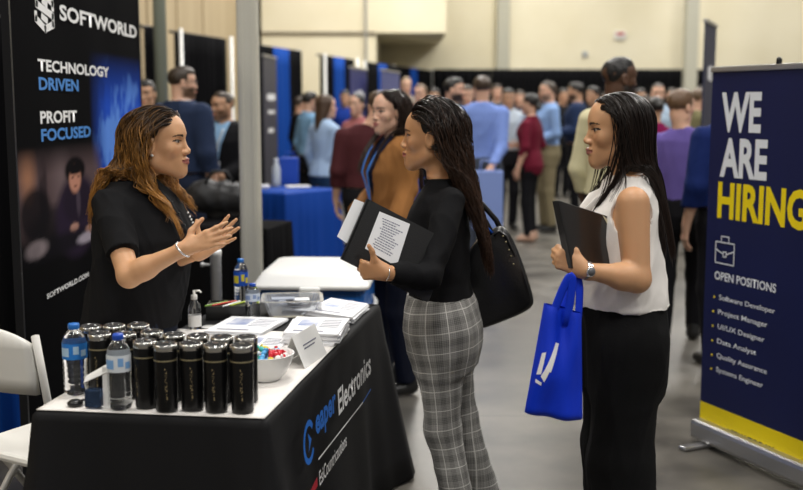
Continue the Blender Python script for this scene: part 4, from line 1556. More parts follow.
# cloth: rounded top edge, folded skirt that flares at the corners
per = []
NS = 90
for i in range(4):
    a, b_ = corners[i], corners[(i + 1) % 4]
    for k in range(NS): per.append(a + (b_ - a) * (k / NS))
per = np.array(per)
nxt = np.roll(per, -1, 0); prv = np.roll(per, 1, 0)
tn = nxt - prv; tn /= np.linalg.norm(tn, axis=1, keepdims=True); on_ = np.stack([tn[:, 1], -tn[:, 0]], 1)
if ((per - cen) * on_).sum() < 0: on_ = -on_
cd = np.min([np.linalg.norm(per - c, axis=1) for c in corners], 0)
ph = np.arange(len(per)) / NS * 6.283
cornr = np.exp(-(cd / .10) ** 2)
vs, rows = [], []
for z, k in ((TZ + .004, -.02), (TZ + .004, -.002), (TZ - .004, .006), (TZ - .02, .008), (TZ - .15, .012), (.55, .018), (.40, .026), (.25, .036), (.12, .046), (.015, .056)):
    dn = (TZ - z) / TZ
    off = k + dn * (.010 * np.sin(ph * 2.0 + .7) + .010 * np.sin(ph * 5 + np.sin(ph) * 2) + .070 * cornr)
    off = off + dn * .03 * np.exp(-(np.linalg.norm(per - corners[2], axis=1) / .25) ** 2)
    r_ = per + on_ * (off)[:, None]
    zz = z + (0 if z > .3 else .0)
    rows.append(np.concatenate([r_, np.full((len(per), 1), zz)], 1))
V = np.concatenate(rows); n = len(per)
Q = []
for r_i in range(len(rows) - 1):
    for i in range(n):
        j = (i + 1) % n
        Q.append((r_i * n + j, r_i * n + i, (r_i + 1) * n + i, (r_i + 1) * n + j))
Vi = V.copy(); Vi[:, :2] = V[:, :2] * 1.0 - np.tile(on_, (len(rows), 1)) * .004; Vi[:, 2] -= .003
# flat cover on top
ctr = np.array([[cen[0], cen[1], TZ + .004]])
tri = [(len(V), i, (i + 1) % n, (i + 1) % n) for i in range(n)]
mb = MB(); mb.add([tuple(v) for v in V] + [tuple(ctr[0])], [tuple(q) for q in Q] + [t[:3] for t in tri], True)
m_tc = mat('black table cloth', (.006, .006, .007), .75, spec=.25, bump=.1, bscale=500)
tco = mb.build('tablecloth', m_tc, None, (c1[0], c1[1], 0))
md = tco.modifiers.new('thickness', 'SOLIDIFY'); md.thickness = .003; md.offset = -1
tag(tco, 'black fitted tablecloth with blue and white printed name on its side', 'tablecloth')
tag(TB, 'folding table hidden under the black tablecloth at the company booth', 'table')
# printing on the long side
sp = Plane(c1[:2] + np.array([ey[1], -ey[0]]) * .035, c2[:2] + np.array([ey[1], -ey[0]]) * .035)
SO = link('print_anchor', None); C.objects.unlink(SO); bpy.data.objects.remove(SO)
def side(s, xa, ya_t, ya_b, xb, yb_m, m, bold=.0):
    ua, v0 = sp.uv(xa, ya_b); _, v1 = sp.uv(xa, ya_t); ub, _ = sp.uv(xb, yb_m)
    o = letter(sp, s, (ua, ub, v0, v1), m, tco, bold, 'printed_name', off=0)
    M = Matrix.Translation((sp.p0[0] - c1[0], sp.p0[1] - c1[1], 0)) @ Matrix.Rotation(sp.rz, 4, 'Z')
    me = o.data
    me.transform(Matrix.Rotation(0, 4, 'X'))
    for v in me.vertices:
        dn = (TZ - v.co.z) / TZ
        v.co.y -= .004 + dn * .030
    me.transform(M)
    return o
m_b2 = mat('bright blue ink', s2l(20, 105, 200), .6)
side('eaper', 313, 417, 444, 333, 398, m_b2, .03)
side('Electronics', 335.5, 390, 416, 368, 366, m_wh, .02)
side('EsiCountricautions', 314.5, 471, 486, 342, 444, m_wh, .01)
u0, v0 = sp.uv(305.5, 442); _, vt_ = sp.uv(305.5, 420); rr = vt_ - v0
mb = MB()
def sidept(u, v):
    dn = (TZ - v) / TZ
    p = sp.p0 + sp.u * u + np.array([sp.n[0], sp.n[1], 0]) * (.005 + dn * .030)
    return (p[0] - c1[0], p[1] - c1[1], v)
def flatring(u, v, r1, r2, a0, a1, n=28):
    vs = []
    for i in range(n + 1):
        a = math.radians(a0 + (a1 - a0) * i / n)
        for r_ in (r1, r2): vs.append(sidept(u + r_ * math.cos(a), v + r_ * math.sin(a)))
    mb.add(vs, [(2 * i, 2 * i + 1, 2 * i + 3, 2 * i + 2) for i in range(n)])
flatring(u0, v0, rr * .72, rr, 35, 325)
mb.add([sidept(u0 - .01, v0 + .03), sidept(u0 + .03, v0), sidept(u0 - .01, v0 - .03), sidept(u0, v0)], [(0, 1, 2, 3)])
mb.build('printed_ring', m_b2, tco)
def uline(xa, ya, xb, yb, m, w=.006, nm='printed_line'):
    ua, va = sp.uv(xa, ya); ub, vb = sp.uv(xb, yb)
    MB().add([sidept(ua, va - w / 2), sidept(ub, vb - w / 2), sidept(ub, vb + w / 2), sidept(ua, va + w / 2)], [(0, 1, 2, 3)]).build(nm, m, tco)
uline(314, 459, 359, 402, m_wh); uline(359, 402, 367, 389, m_b2)
ua, va = sp.uv(303, 489); ub, vb = sp.uv(312, 478)
MB().add([sidept(ua, va - .03), sidept(ub, va - .03), sidept(ub, vb + .005), sidept(ua, vb - .01)], [(0, 1, 2, 3)]).build('printed_block', mat('crimson ink', s2l(170, 25, 45), .6), tco)

# white runner over the near part
def tp_(a, b_, z=TZ + .0055):
    p = np.array(c0[:2]) * (1 - a) + np.array(c1[:2]) * a + ey * b_
    return (p[0], p[1], z)
mb = MB()
nA, nB = 24, 40
Lr = 1.06
vs = []
for j in range(nB + 1):
    for i in range(nA + 1):
        a = .004 + .992 * i / nA; b_ = .003 + Lr * j / nB
        if i == nA and j > nB * .35: a -= .0
        x, y, z = tp_(a, b_)
        z += .0012 * math.sin(a * 9 + b_ * 7) * math.sin(b_ * 11)
        z += .0022
        vs.append((x - c1[0], y - c1[1], z))
fs = [(j * (nA + 1) + i, j * (nA + 1) + i + 1, (j + 1) * (nA + 1) + i + 1, (j + 1) * (nA + 1) + i) for j in range(nB) for i in range(nA)]
mb.add(vs, fs, True)
ro = mb.build('table_runner', mat('white cloth', s2l(228, 224, 220), .85), None, (c1[0], c1[1], 0))
md = ro.modifiers.new('thickness', 'SOLIDIFY'); md.thickness = .0015; md.offset = 1
tag(ro, 'white cloth sheet covering the near half of the black table', 'table cover')
ZT = TZ + .0108

# tumblers
m_tb = bpy.data.materials.new('gloss black tumbler'); m_tb.use_nodes = True
nt = m_tb.node_tree; b = nt.nodes['Principled BSDF']; b.inputs['Roughness'].default_value = .30; b.inputs['Specular IOR Level'].default_value = .3
tc = nt.nodes.new('ShaderNodeTexCoord'); sep = nt.nodes.new('ShaderNodeSeparateXYZ'); nt.links.new(tc.outputs['Object'], sep.inputs[0])
def mth2(nt_, op, a, bb=None):
    n = nt_.nodes.new('ShaderNodeMath'); n.operation = op
    for i, v in enumerate((a, bb)):
        if v is None: continue
        if isinstance(v, (int, float)): n.inputs[i].default_value = v
        else: nt_.links.new(v, n.inputs[i])
    return n.outputs[0]
no = nt.nodes.new('ShaderNodeTexNoise'); no.inputs['Scale'].default_value = 260; no.inputs['Detail'].default_value = 1
nt.links.new(tc.outputs['Object'], no.inputs['Vector'])
band = mth2(nt, 'MULTIPLY', mth2(nt, 'LESS_THAN', mth2(nt, 'ABSOLUTE', sep.outputs[0]), .0032), mth2(nt, 'LESS_THAN', mth2(nt, 'ABSOLUTE', mth2(nt, 'SUBTRACT', sep.outputs[2], .078)), .045))
mk = mth2(nt, 'MULTIPLY', band, mth2(nt, 'GREATER_THAN', no.outputs['Fac'], .56))
mk = mth2(nt, 'MULTIPLY', mk, mth2(nt, 'LESS_THAN', sep.outputs[1], 0.0))
mx = nt.nodes.new('ShaderNodeMix'); mx.data_type = 'RGBA'; mx.inputs[6].default_value = (.004, .004, .0045, 1); mx.inputs[7].default_value = (*s2l(150, 134, 100), 1)
nt.links.new(mk, mx.inputs[0]); nt.links.new(mx.outputs[2], b.inputs['Base Color'])
m_st = mat('steel rim', (.62, .61, .59), .18, 1)
m_clear = mat('clear plastic', (.95, .95, .95), .08, trans=.9, ior=1.3)
def tumbler():
    t = empty('tumbler', (0, 0, 0))
    MB().lathe([(.024, 0), (.0285, .002), (.030, .006), (.0305, .10), (.0315, .165), (.0312, .170)], 32).build('cup', m_tb, t)
    MB().lathe([(.0316, .168), (.0323, .170), (.0323, .181), (.0314, .184), (.0280, .184), (.0275, .172)], 32, close=False).build('steel_rim', m_st, t)
    mb = MB().lathe([(.0275, .170), (.0275, .184), (.0262, .187), (.0225, .187), (.021, .181), (.0, .180)], 32, close=False)
    mb.box((0, .008, .183), (.018, .012, .006), bev=.002)
    mb.build('lid', mat('smoky lid', (.10, .10, .10), .1, trans=.5, ior=1.3), t)
    MB().lathe([(.0314, .140), (.0318, .141), (.0318, .143), (.0314, .144)], 32, close=False).build('engraved_ring', mat('dull gold', s2l(150, 140, 110), .4, .6), t)
    return t
tp0 = tumbler()
TUM = [(241.5, 345, 'black tumbler at the right end of the front row nearest the candy bowl'), (215, 344.5, 'black tumbler second from the right in the front row'), (191, 343, 'black tumbler third from the right in the front row'),
       (165, 344, 'black tumbler in the front row, fourth from the right end'), (144.5, 341, 'black tumbler at the left end of the front row, right of the nearer water bottle'),
       (246, 337, 'black tumbler half hidden behind the rightmost front tumbler'), (222, 337, 'black tumbler in the second row, second from the right'), (198, 335.5, 'black tumbler in the second row, third from the right'),
       (174, 334.5, 'black tumbler in the second row, fourth from the right'), (151.5, 331.5, 'black tumbler in the second row behind the left end of the front row'),
       (124.5, 333.5, 'black tumbler directly behind the nearer water bottle'), (99.5, 333.5, 'black tumbler just right of the farther left water bottle'),
       (138, 324.8, 'black tumbler at the back, farthest right of the rear row'), (114, 325.5, 'black tumbler at the back in the middle of the rear row'), (90.5, 326.3, 'black tumbler at the back left beside the left water bottle')]
placed = []
for i, (px, py, lab) in enumerate(TUM):
    t = tp0 if i == 0 else copy_tree(tp0)
    p = on(px, py, ZT + .183)
    placed.append(p)
    t.location = (p[0], p[1], ZT)
    t.rotation_euler = (0, 0, math.radians([4, -3, 8, 12, -40, 25, 60, 50, 80, 40, 10, -8, 60, 90, 30][i]))
    tag(t, lab, 'tumbler', 'black tumblers at the near end of the table')
for i in range(len(placed)):
    for j in range(i):
        dd_ = np.linalg.norm(placed[i] - placed[j])
        if dd_ < .065: print('tumblers close', i, j, round(dd_, 3))

# water bottles
m_water = mat('clear water bottle', (.96, .98, 1), .02, trans=.98, ior=1.3)
def bottle(h, r, label_c, capc, lab, px, py, lc2=None, z=ZT, lz=(.52, .74)):
    p = on(px, py, z)
    t = empty('water_bottle', (p[0], p[1], z))
    prof = [(r * .60, 0), (r * .92, .006), (r, .016)]
    nR = 5
    for i in range(nR):
        z0 = .10 * h + i * .38 * h / nR
        prof += [(r, z0), (r * .93, z0 + .03 * h), (r, z0 + .06 * h)]
    prof += [(r * .97, lz[0] * h), (r * .97, lz[1] * h), (r * .98, (lz[1] + .02) * h), (r * .80, (lz[1] + .10) * h), (r * .50, .905 * h), (r * .42, .925 * h), (r * .42, .95 * h)]
    prof = sorted(prof, key=lambda q: q[1])
    MB().lathe(prof, 28).build('bottle_body', m_water, t)
    cp = MB().lathe([(r * .44, .925 * h), (r * .46, .93 * h), (r * .46, .985 * h), (r * .42, h)], 24)
    cp.build('bottle_cap', mat('bottle cap ' + capc, s2l(40, 110, 190) if capc == 'blue' else s2l(20, 70, 170), .35), t)
    lb = MB().lathe([(r * 1.0, lz[0] * h), (r * 1.005, (lz[0] + .01) * h), (r * 1.005, (lz[1] - .01) * h), (r * 1.0, lz[1] * h)], 28, close=False)
    lo_ = lb.build('bottle_label', mat('label ' + lab, label_c, .4), t)
    if lc2 is not None:
        mb = MB()
        for a0, w_, z0, z1 in ((-150, 50, .2, .75), (-80, 26, .35, .85), (-45, 30, .2, .6)):
            vs = []
            for i in range(7):
                a = math.radians(a0 + w_ * i / 6)
                for q in (z0, z1): vs.append((math.cos(a) * r * 1.02, math.sin(a) * r * 1.02, (lz[0] + (lz[1] - lz[0]) * q) * h))
            mb.add(vs, [(2 * i, 2 * i + 2, 2 * i + 3, 2 * i + 1) for i in range(6)], True)
        mb.build('label_mark', mat('mark ' + lab, lc2, .4), t)
    tag(t, lab, 'bottle')
    return t
bottle(.205, .0345, s2l(40, 120, 200), 'blue', 'water bottle with blue label standing left of the tumblers', 76.5, 394, s2l(170, 200, 225))
bottle(.208, .0325, s2l(214, 220, 226), 'cobalt', 'water bottle with white label standing in front of the tumblers', 120.5, 409, s2l(120, 165, 215))
bottle(.190, .0300, s2l(28, 84, 190), 'blue', 'water bottle with blue and yellow label at the far end of the table', 241.5, 304, s2l(220, 205, 60), z=TZ + .006, lz=(.42, .72))
bottle(.140, .0290, s2l(196, 206, 220), 'cobalt', 'small water bottle with pale label in front of the clear tray', 253, 319, s2l(130, 150, 190), z=TZ + .006)

# card stand between the bottles
p = on(101, 408, ZT)
t = empty('card_stand', (p[0], p[1], ZT), math.radians(-8))
mb = MB().box((.022, .0, .058), (.028, .003, .115))
mb.build('card', mat('white card', s2l(226, 226, 224), .5), t)
MB().add([(-.045, -.004, .070), (-.045, .010, .085), (.030, .010, .128), (.030, -.004, .105), (-.045, -.001, .068), (-.045, .013, .083), (.030, .013, .126), (.030, -.001, .103)],
         [(0, 3, 2, 1), (4, 5, 6, 7), (0, 1, 5, 4), (1, 2, 6, 5), (2, 3, 7, 6), (3, 0, 4, 7)]).build('card_flap', mat('white card'), t)
MB().box((-.018, .0, .028), (.045, .028, .050), bev=.004).build('clear_box', mat('navy tinted plastic', s2l(60, 80, 110), .1, trans=.6, ior=1.3), t)
tag(t, 'small white card stand between the two near water bottles', 'card stand')
p = on(84, 405, ZT)
MBo = MB()
for sx in (-1, 1): MBo.lathe([(.004, -.0), (.020, .003), (.022, .009), (.014, .016), (.002, .018)], 18, (sx * .023, 0, 0))
MBo.tube([(-.01, 0, .012), (0, 0, .015), (.01, 0, .012)], .003, 6)
tag(MBo.build('sunglasses', mat('dark plastic'), None, p, .3), 'dark folded sunglasses lying at the foot of the left water bottle', 'sunglasses')

# bowl with candy
pb = on(263, 383, ZT) + np.array([0, .045, 0])
R_ = .088
bw = MB().lathe([(.040, 0), (.046, .002), (.064, .022), (.079, .046), (R_, .078), (R_ + .002, .081), (R_ - .003, .081), (.074, .046), (.058, .022), (.030, .008), (.0, .007)], 48)
bo = bw.build('bowl', mat('glazed white', s2l(228, 228, 226), .18), None, pb)
tag(bo, 'white round bowl filled with wrapped candies', 'bowl')
cc = {'blue': s2l(25, 70, 190), 'sky blue': s2l(80, 160, 215), 'red': s2l(205, 45, 60), 'yellow': s2l(228, 205, 90), 'teal': s2l(70, 185, 175), 'white': s2l(225, 225, 225)}
keys = list(cc)
protos = {}
for k in keys:
    mb = MB().lathe([(.001, -.010), (.0065, -.006), (.008, 0), (.0065, .006), (.001, .010)], 10)
    for sg in (-1, 1):
        mb.lathe([(.0015, 0), (.006, .007 * sg)] if sg > 0 else [(.006, -.007), (.0015, 0)], 8, (0, 0, sg * .010), smooth=False)
    protos[k] = mb.mesh('wrapped_candy', mat('wrapper ' + k, cc[k], .3))
cnt = 0
for ring, (rr_, nn, z_) in enumerate(((.062, 16, .073), (.045, 13, .079), (.027, 8, .085), (.008, 3, .091), (.052, 13, .062), (.03, 7, .068))):
    for i in range(nn):
        a = 6.283 * i / nn + ring * .4 + random.uniform(-.12, .12)
        k = random.choice(['blue', 'sky blue', 'sky blue', 'blue', 'teal', 'white', 'yellow', 'red'])
        if math.cos(a) > .45: k = random.choice(['red', 'red', 'red', 'white', 'sky blue'])
        if math.cos(a) < -.6: k = random.choice(['yellow', 'teal', 'white', 'sky blue'])
        o = link('wrapped_candy', protos[k], None, (pb[0] + math.cos(a) * rr_, pb[1] + math.sin(a) * rr_, pb[2] + z_ + random.uniform(-.002, .003)))
        o.rotation_euler = (random.uniform(.9, 2.2), random.uniform(-.5, .5), random.uniform(0, 6.28))
        tag(o, k + ' wrapped candy lying in the white bowl', 'candy', k + ' candies in the bowl')
        cnt += 1

# tent card
A_, B_ = on(305, 368.5, ZT), on(327, 353.5, ZT)
d_ = (B_ - A_)[:2]; L_ = np.linalg.norm(d_); d_ /= L_
t = empty('tent_card', A_, math.atan2(d_[1], d_[0]))
mcard = mat('white card')
def panel(y0, y1, h_, nm):
    mb = MB(); th = .0012
    mb.add([(0, y0, 0), (L_, y0, 0), (L_, y1, h_), (0, y1, h_), (0, y0 + th, 0), (L_, y0 + th, 0), (L_, y1 + th, h_), (0, y1 + th, h_)],
           [(0, 1, 2, 3), (7, 6, 5, 4), (0, 4, 5, 1), (3, 2, 6, 7), (1, 5, 6, 2), (0, 3, 7, 4)])
    return mb.build(nm, mcard, t)
panel(0, .042, .098, 'front_flap'); panel(.084, .0425, .098, 'back_flap')
mb = MB()
for i, (za, w_) in enumerate(((.060, .55), (.050, .45))):
    x0 = L_ * .25
    while x0 < L_ * (.25 + w_):
        w2 = random.uniform(.004, .011)
        y_ = .042 * za / .098 - .0012
        mb.box((x0 + w2 / 2, y_, za), (w2, .0006, .005)); x0 += w2 + .003
mb.build('printed_lines', mat('grey ink', s2l(110, 112, 135), .6), t)
tag(t, 'white folded tent card near the right edge of the table', 'tent card')

# printed matter
m_pap = mat('white paper', s2l(232, 233, 236), .55)
m_pic = noisy('printed picture', s2l(120, 140, 190), s2l(222, 224, 230), 14, (.4, .5))
def stack(quad, n, th, labels, group, pic=True, z=ZT):
    P_ = [on(x, y, z) for x, y in quad]
    cx_ = sum(P_) / 4
    for k in range(n):
        dx, dy, ra = random.uniform(-.008, .008), random.uniform(-.008, .008), random.uniform(-.06, .06)
        if k == n - 1: dx = dy = ra = 0
        Rm = np.array([[math.cos(ra), -math.sin(ra)], [math.sin(ra), math.cos(ra)]])
        poly = [tuple(Rm @ (p - cx_)[:2] + (dx, dy)) for p in P_]
        t = MB().prism(poly, k * th, (k + 1) * th - .0004).build('brochure', m_pap, None, cx_)
        if k == n - 1 and pic:
            a, b_, c_, d__ = [np.array(p) for p in poly]
            def bl(u, v): q = (a * (1 - u) + b_ * u) * (1 - v) + (d__ * (1 - u) + c_ * u) * v; return (q[0], q[1])
            MB().prism([bl(.15, .45), bl(.50, .45), bl(.50, .85), bl(.15, .85)], n * th - .0003, n * th + .0001).build('printed_picture', m_pic, t)
            mb = MB()
            for q in range(5):
                mb.prism([bl(.56, .80 - q * .1), bl(.9, .80 - q * .1), bl(.9, .83 - q * .1), bl(.56, .83 - q * .1)], n * th - .0003, n * th + .0001)
            mb.prism([bl(.15, .12), bl(.7, .12), bl(.7, .17), bl(.15, .17)], n * th - .0003, n * th + .0001)
            mb.build('printed_lines', mat('grey ink'), t)
        tag(t, labels[1] if k == n - 1 else labels[0], 'brochure', group if k < n - 1 else None)
stack([(204, 334), (262, 336), (288, 321), (232, 319)], 3, .004, ('white brochure under the top sheet of the low stack in mid table', 'white brochure with blue picture topping the low stack in mid table'), 'brochures in the low middle stack')
stack([(283, 344), (338, 346), (350, 329), (297, 327)], 9, .0045, ('white brochure inside the thick stack behind the tent card', 'white brochure topping the thick stack behind the tent card'), 'brochures in the thick stack')
stack([(226, 350), (278, 352), (290, 338), (245, 335)], 1, .003, ('', 'single white printed sheet lying between the tumblers and the candy bowl'), None)
stack([(303, 317), (352, 324), (368, 310), (331, 304)], 6, .0045, ('white brochure inside the fanned stack at the far right table corner', 'white brochure topping the stack at the far right corner of the table'), 'brochures in the far corner stack', z=TZ + .006)
# clear tray of handouts
pt = on(290, 318, TZ + .006) + np.array([0, .09, 0])
t = empty('clear_tray', pt, math.radians(6))
def tray_mesh(w, d, h_, fl, th):
    mb = MB()
    def rr(w, d, z, r=.03):
        pts = []
        for (sx, sy, a0) in ((1, 1, 0), (-1, 1, 90), (-1, -1, 180), (1, -1, 270)):
            for i in range(5):
                a = math.radians(a0 + 22.5 * i)
                pts.append((sx * (w / 2 - r) + r * math.cos(a), sy * (d / 2 - r) + r * math.sin(a), z))
        return pts
    rings = [rr(w * .8, d * .8, 0), rr(w * .82, d * .82, .004), rr(w, d, h_), rr(w + fl, d + fl, h_ + .001), rr(w + fl, d + fl, h_ + .004), rr(w - th, d - th, h_ + .004), rr(w * .82 - th, d * .82 - th, .008)]
    vs = [p for r in rings for p in r]; m = 20
    fs = [(k * m + i, k * m + (i + 1) % m, (k + 1) * m + (i + 1) % m, (k + 1) * m + i) for k in range(len(rings) - 1) for i in range(m)]
    fs += [tuple(reversed(range(m))), tuple((len(rings) - 1) * m + i for i in range(m))]
    return mb.add(vs, fs)
tray_mesh(.225, .20, .062, .02, .008).build('tray', mat('clear tray plastic', (.85, .87, .9), .12, trans=.75, ior=1.3), t)
tag(t, 'clear plastic tray of printed cards at the far end of the table', 'tray')
for k in range(7):
    ra = random.uniform(-.5, .5)
    x_, y_ = random.uniform(-.04, .04), random.uniform(-.03, .03)
    o = MB().box((0, 0, 0), (.09, .055, .0025)).build('handout_card', m_pap if k % 2 else mat('grey blue print', s2l(130, 140, 160), .5), None, (pt[0] + x_, pt[1] + y_, pt[2] + .014 + k * .0085), ra)
    tag(o, 'white printed card lying in the clear tray' if k % 2 else 'grey blue printed card lying in the clear tray', 'card', 'white cards in the tray' if k % 2 else 'grey cards in the tray')
# black box with coloured pens
pk = on(228, 319, TZ + .006) + np.array([0, .05, 0])
t = empty('black_box', pk, math.radians(4))
mb = MB().box((0, 0, .004), (.17, .13, .008)).box((-.083, 0, .028), (.005, .13, .05)).box((.083, 0, .028), (.005, .13, .05)).box((0, -.063, .028), (.17, .005, .05)).box((0, .063, .028), (.17, .005, .05)).box((0, 0, .045), (.16, .12, .006))
mb.build('box_body', mat('dark plastic'), t)
tag(t, 'low black box holding coloured pens left of the clear tray', 'box')
for k, (cn, cl) in enumerate((('green', s2l(110, 150, 50)), ('red', s2l(190, 50, 40)), ('white', s2l(220, 220, 220)), ('lime', s2l(170, 190, 60)))):
    o = MB().lathe([(.0015, -.065), (.004, -.055), (.004, .06), (.003, .065)], 8).build('pen', mat('pen ' + cn, cl, .35), None, (pk[0] - .05 + k * .03, pk[1] + random.uniform(-.02, .02), pk[2] + .0525))
    o.rotation_euler = (math.pi / 2 + random.uniform(-.0, .0), 0, random.uniform(-.7, -.3))
    tag(o, cn + ' pen lying on the low black box', 'pen')
# clear pump bottle by the woman
pu = on(195, 329, TZ + .006)
t = empty('sanitizer_bottle', pu)
MB().lathe([(.020, 0), (.024, .004), (.024, .075), (.021, .092), (.011, .105), (.011, .115)], 24).build('bottle_body', m_water, t)
MB().lathe([(.0243, .012), (.0243, .055)], 24, close=False).build('bottle_label', mat('white card'), t)
MB().lathe([(.012, .112), (.012, .128), (.005, .130), (.005, .145)], 16).tube([(0, 0, .143), (.02, 0, .143), (.026, 0, .136)], .004, 6).build('pump', mat('white plastic', (.75, .74, .7), .4), t)
tag(t, 'clear bottle with white label standing right beside the woman in the polo shirt', 'bottle')
pd = on(209, 328, TZ + .006)
tag(MB().lathe([(.028, 0), (.030, .003), (.028, .006), (.0, .006)], 28).build('round_dish', mat('glazed white'), None, pd), 'small flat white round dish beside the clear bottle', 'dish')

# ------------------------------------------------------------------ folding chair
pc_ = on(20, 440, .47)
CH = empty('folding_chair', (-1.17, 3.46, 0), math.radians(-30))
mch = mat('white chair plastic', s2l(226, 224, 218), .4)
mcf = mat('white chair frame', s2l(215, 213, 208), .35)
# local: faces +Y, back at -Y
w2 = .215
mb = MB()
n = 16
vs = []
for th in (0, .016):
    for i in range(n + 1):
        x = -w2 + 2 * w2 * i / n
        bow = -.035 * (1 - (x / w2) ** 2)
        hi_ = .86 - .045 * abs(x / w2) ** 3
        for z in (.665, .71, .80, hi_):
            vs.append((x, -.245 + bow - (z - .66) * .12 - th, z))
N2 = (n + 1) * 4
fs = []
for i in range(n):
    for k in range(3):
        a = i * 4 + k
        fs.append((a, a + 4, a + 5, a + 1)); fs.append((N2 + a, N2 + a + 1, N2 + a + 5, N2 + a + 4))
    fs.append((i * 4 + 3, (i + 1) * 4 + 3, N2 + (i + 1) * 4 + 3, N2 + i * 4 + 3)); fs.append((i * 4, N2 + i * 4, N2 + (i + 1) * 4, (i + 1) * 4))
for k in range(3):
    fs.append((k, k + 1, N2 + k + 1, N2 + k)); a = n * 4 + k; fs.append((a, N2 + a, N2 + a + 1, a + 1))
mb.add(vs, fs, True).build('backrest', mch, CH)
MB().box((0, -.02, .425), (.40, .37, .028), bev=.05).build('seat', mch, CH)
for sx in (-1, 1):
    MB().tube([(sx * .225, -.265, .84), (sx * .225, -.225, .62), (sx * .225, .22, .02)], .0125, 10).build('leg', mcf, CH)
    MB().tube([(sx * .20, .17, .46), (sx * .20, -.02, .28), (sx * .20, -.24, .02)], .0125, 10).build('leg', mcf, CH)
MB().tube([(-.2, -.19, .08), (.2, -.19, .08)], .009, 8).tube([(-.225, .16, .10), (.225, .16, .10)], .009, 8).build('stretcher', mcf, CH)
CH.scale = (1.05, 1.0, 1.06)
tag(CH, 'white plastic folding chair at the left edge beside the table', 'chair')

# ------------------------------------------------------------------ cooler
ck0 = on(262, 284, .74); ck1 = on(370, 286, .74)
cxm = (ck0 + ck1) / 2
wC = np.linalg.norm(ck1 - ck0) * 1.02
CO = empty('cooler', (cxm[0] - .01, cxm[1] + .36, 0), math.radians(-3))
mcb = mat('cooler blue plastic', s2l(32, 98, 178), .35)
mcw = mat('cooler white plastic', s2l(228, 228, 226), .35)
MB().box((0, 0, .37), (wC * .97, .64, .70), bev=.04).build('tub', mcb, CO)
mb = MB()
rings = []
for z_, w_, d_, r_ in ((.712, 1.04, .70, .05), (.716, 1.06, .72, .05), (.730, 1.06, .72, .05), (.735, 1.05, .71, .05), (.765, .97, .62, .06), (.778, .94, .59, .07), (.782, .88, .53, .08)):
    pts = []
    for (sx, sy, a0) in ((1, 1, 0), (-1, 1, 90), (-1, -1, 180), (1, -1, 270)):
        for q in range(6):
            a = math.radians(a0 + 18 * q)
            pts.append((sx * (wC * w_ / 2 - r_) + r_ * math.cos(a), sy * (d_ / 2 - r_) + r_ * math.sin(a), z_))
    rings.append(pts)
m_n = 24
mb.add([p for r_ in rings for p in r_], [(k * m_n + q, k * m_n + (q + 1) % m_n, (k + 1) * m_n + (q + 1) % m_n, (k + 1) * m_n + q) for k in range(len(rings) - 1) for q in range(m_n)]
       + [tuple(reversed(range(m_n))), tuple((len(rings) - 1) * m_n + q for q in range(m_n))], True)
mb.build('lid', mcw, CO)
MB().box((0, -.365, .70), (.10, .03, .06), bev=.010).build('latch', mcw, CO)
for sx in (-1, 1):
    MB().tube([(sx * wC * .47, -.16, .60), (sx * wC * .515, -.15, .57), (sx * wC * .52, 0, .55), (sx * wC * .515, .15, .57), (sx * wC * .47, .16, .60)], .014, 8).build('handle', mcw, CO)
    for sy in (-1, 1):
        MB().lathe([(.05, -.02), (.055, -.015), (.055, .015), (.05, .02)], 18, M=Matrix.Translation((sx * wC * .38, sy * .2, .055)) @ Matrix.Rotation(math.pi / 2, 4, 'Y')).build('wheel', mat('dark plastic'), CO)
MB().tube([(wC * .36, -.32, .66), (wC * .37, -.325, .50), (wC * .37, -.325, .40)], .012, 6, flat=.5).build('strap', mcw, CO)
tag(CO, 'blue cooler with white lid standing behind the far end of the table', 'cooler')
pm = at(215.5, 250, 4.95)
mb = MB().lathe([(.13, 0), (.13, .012), (.03, .03), (.026, .04)], 24).lathe([(.026, .03), (.026, pm[2] - .03), (.028, pm[2] - .028), (.028, pm[2]), (.0, pm[2] + .002)], 24)
t = empty('metal_stanchion', (pm[0], pm[1], 0))
mb.build('pole', mat('brushed steel', (.62, .62, .62), .4, .35), t)
MB().lathe([(.006, 0), (.006, .03), (.012, .032), (.012, .045)], 10, M=Matrix.Translation((-.026, 0, pm[2] - .07)) @ Matrix.Rotation(-math.pi / 2, 4, 'Y')).build('clip', mat('brushed steel'), t)
tag(t, 'short silver metal post between the woman in the polo and the cooler', 'post')

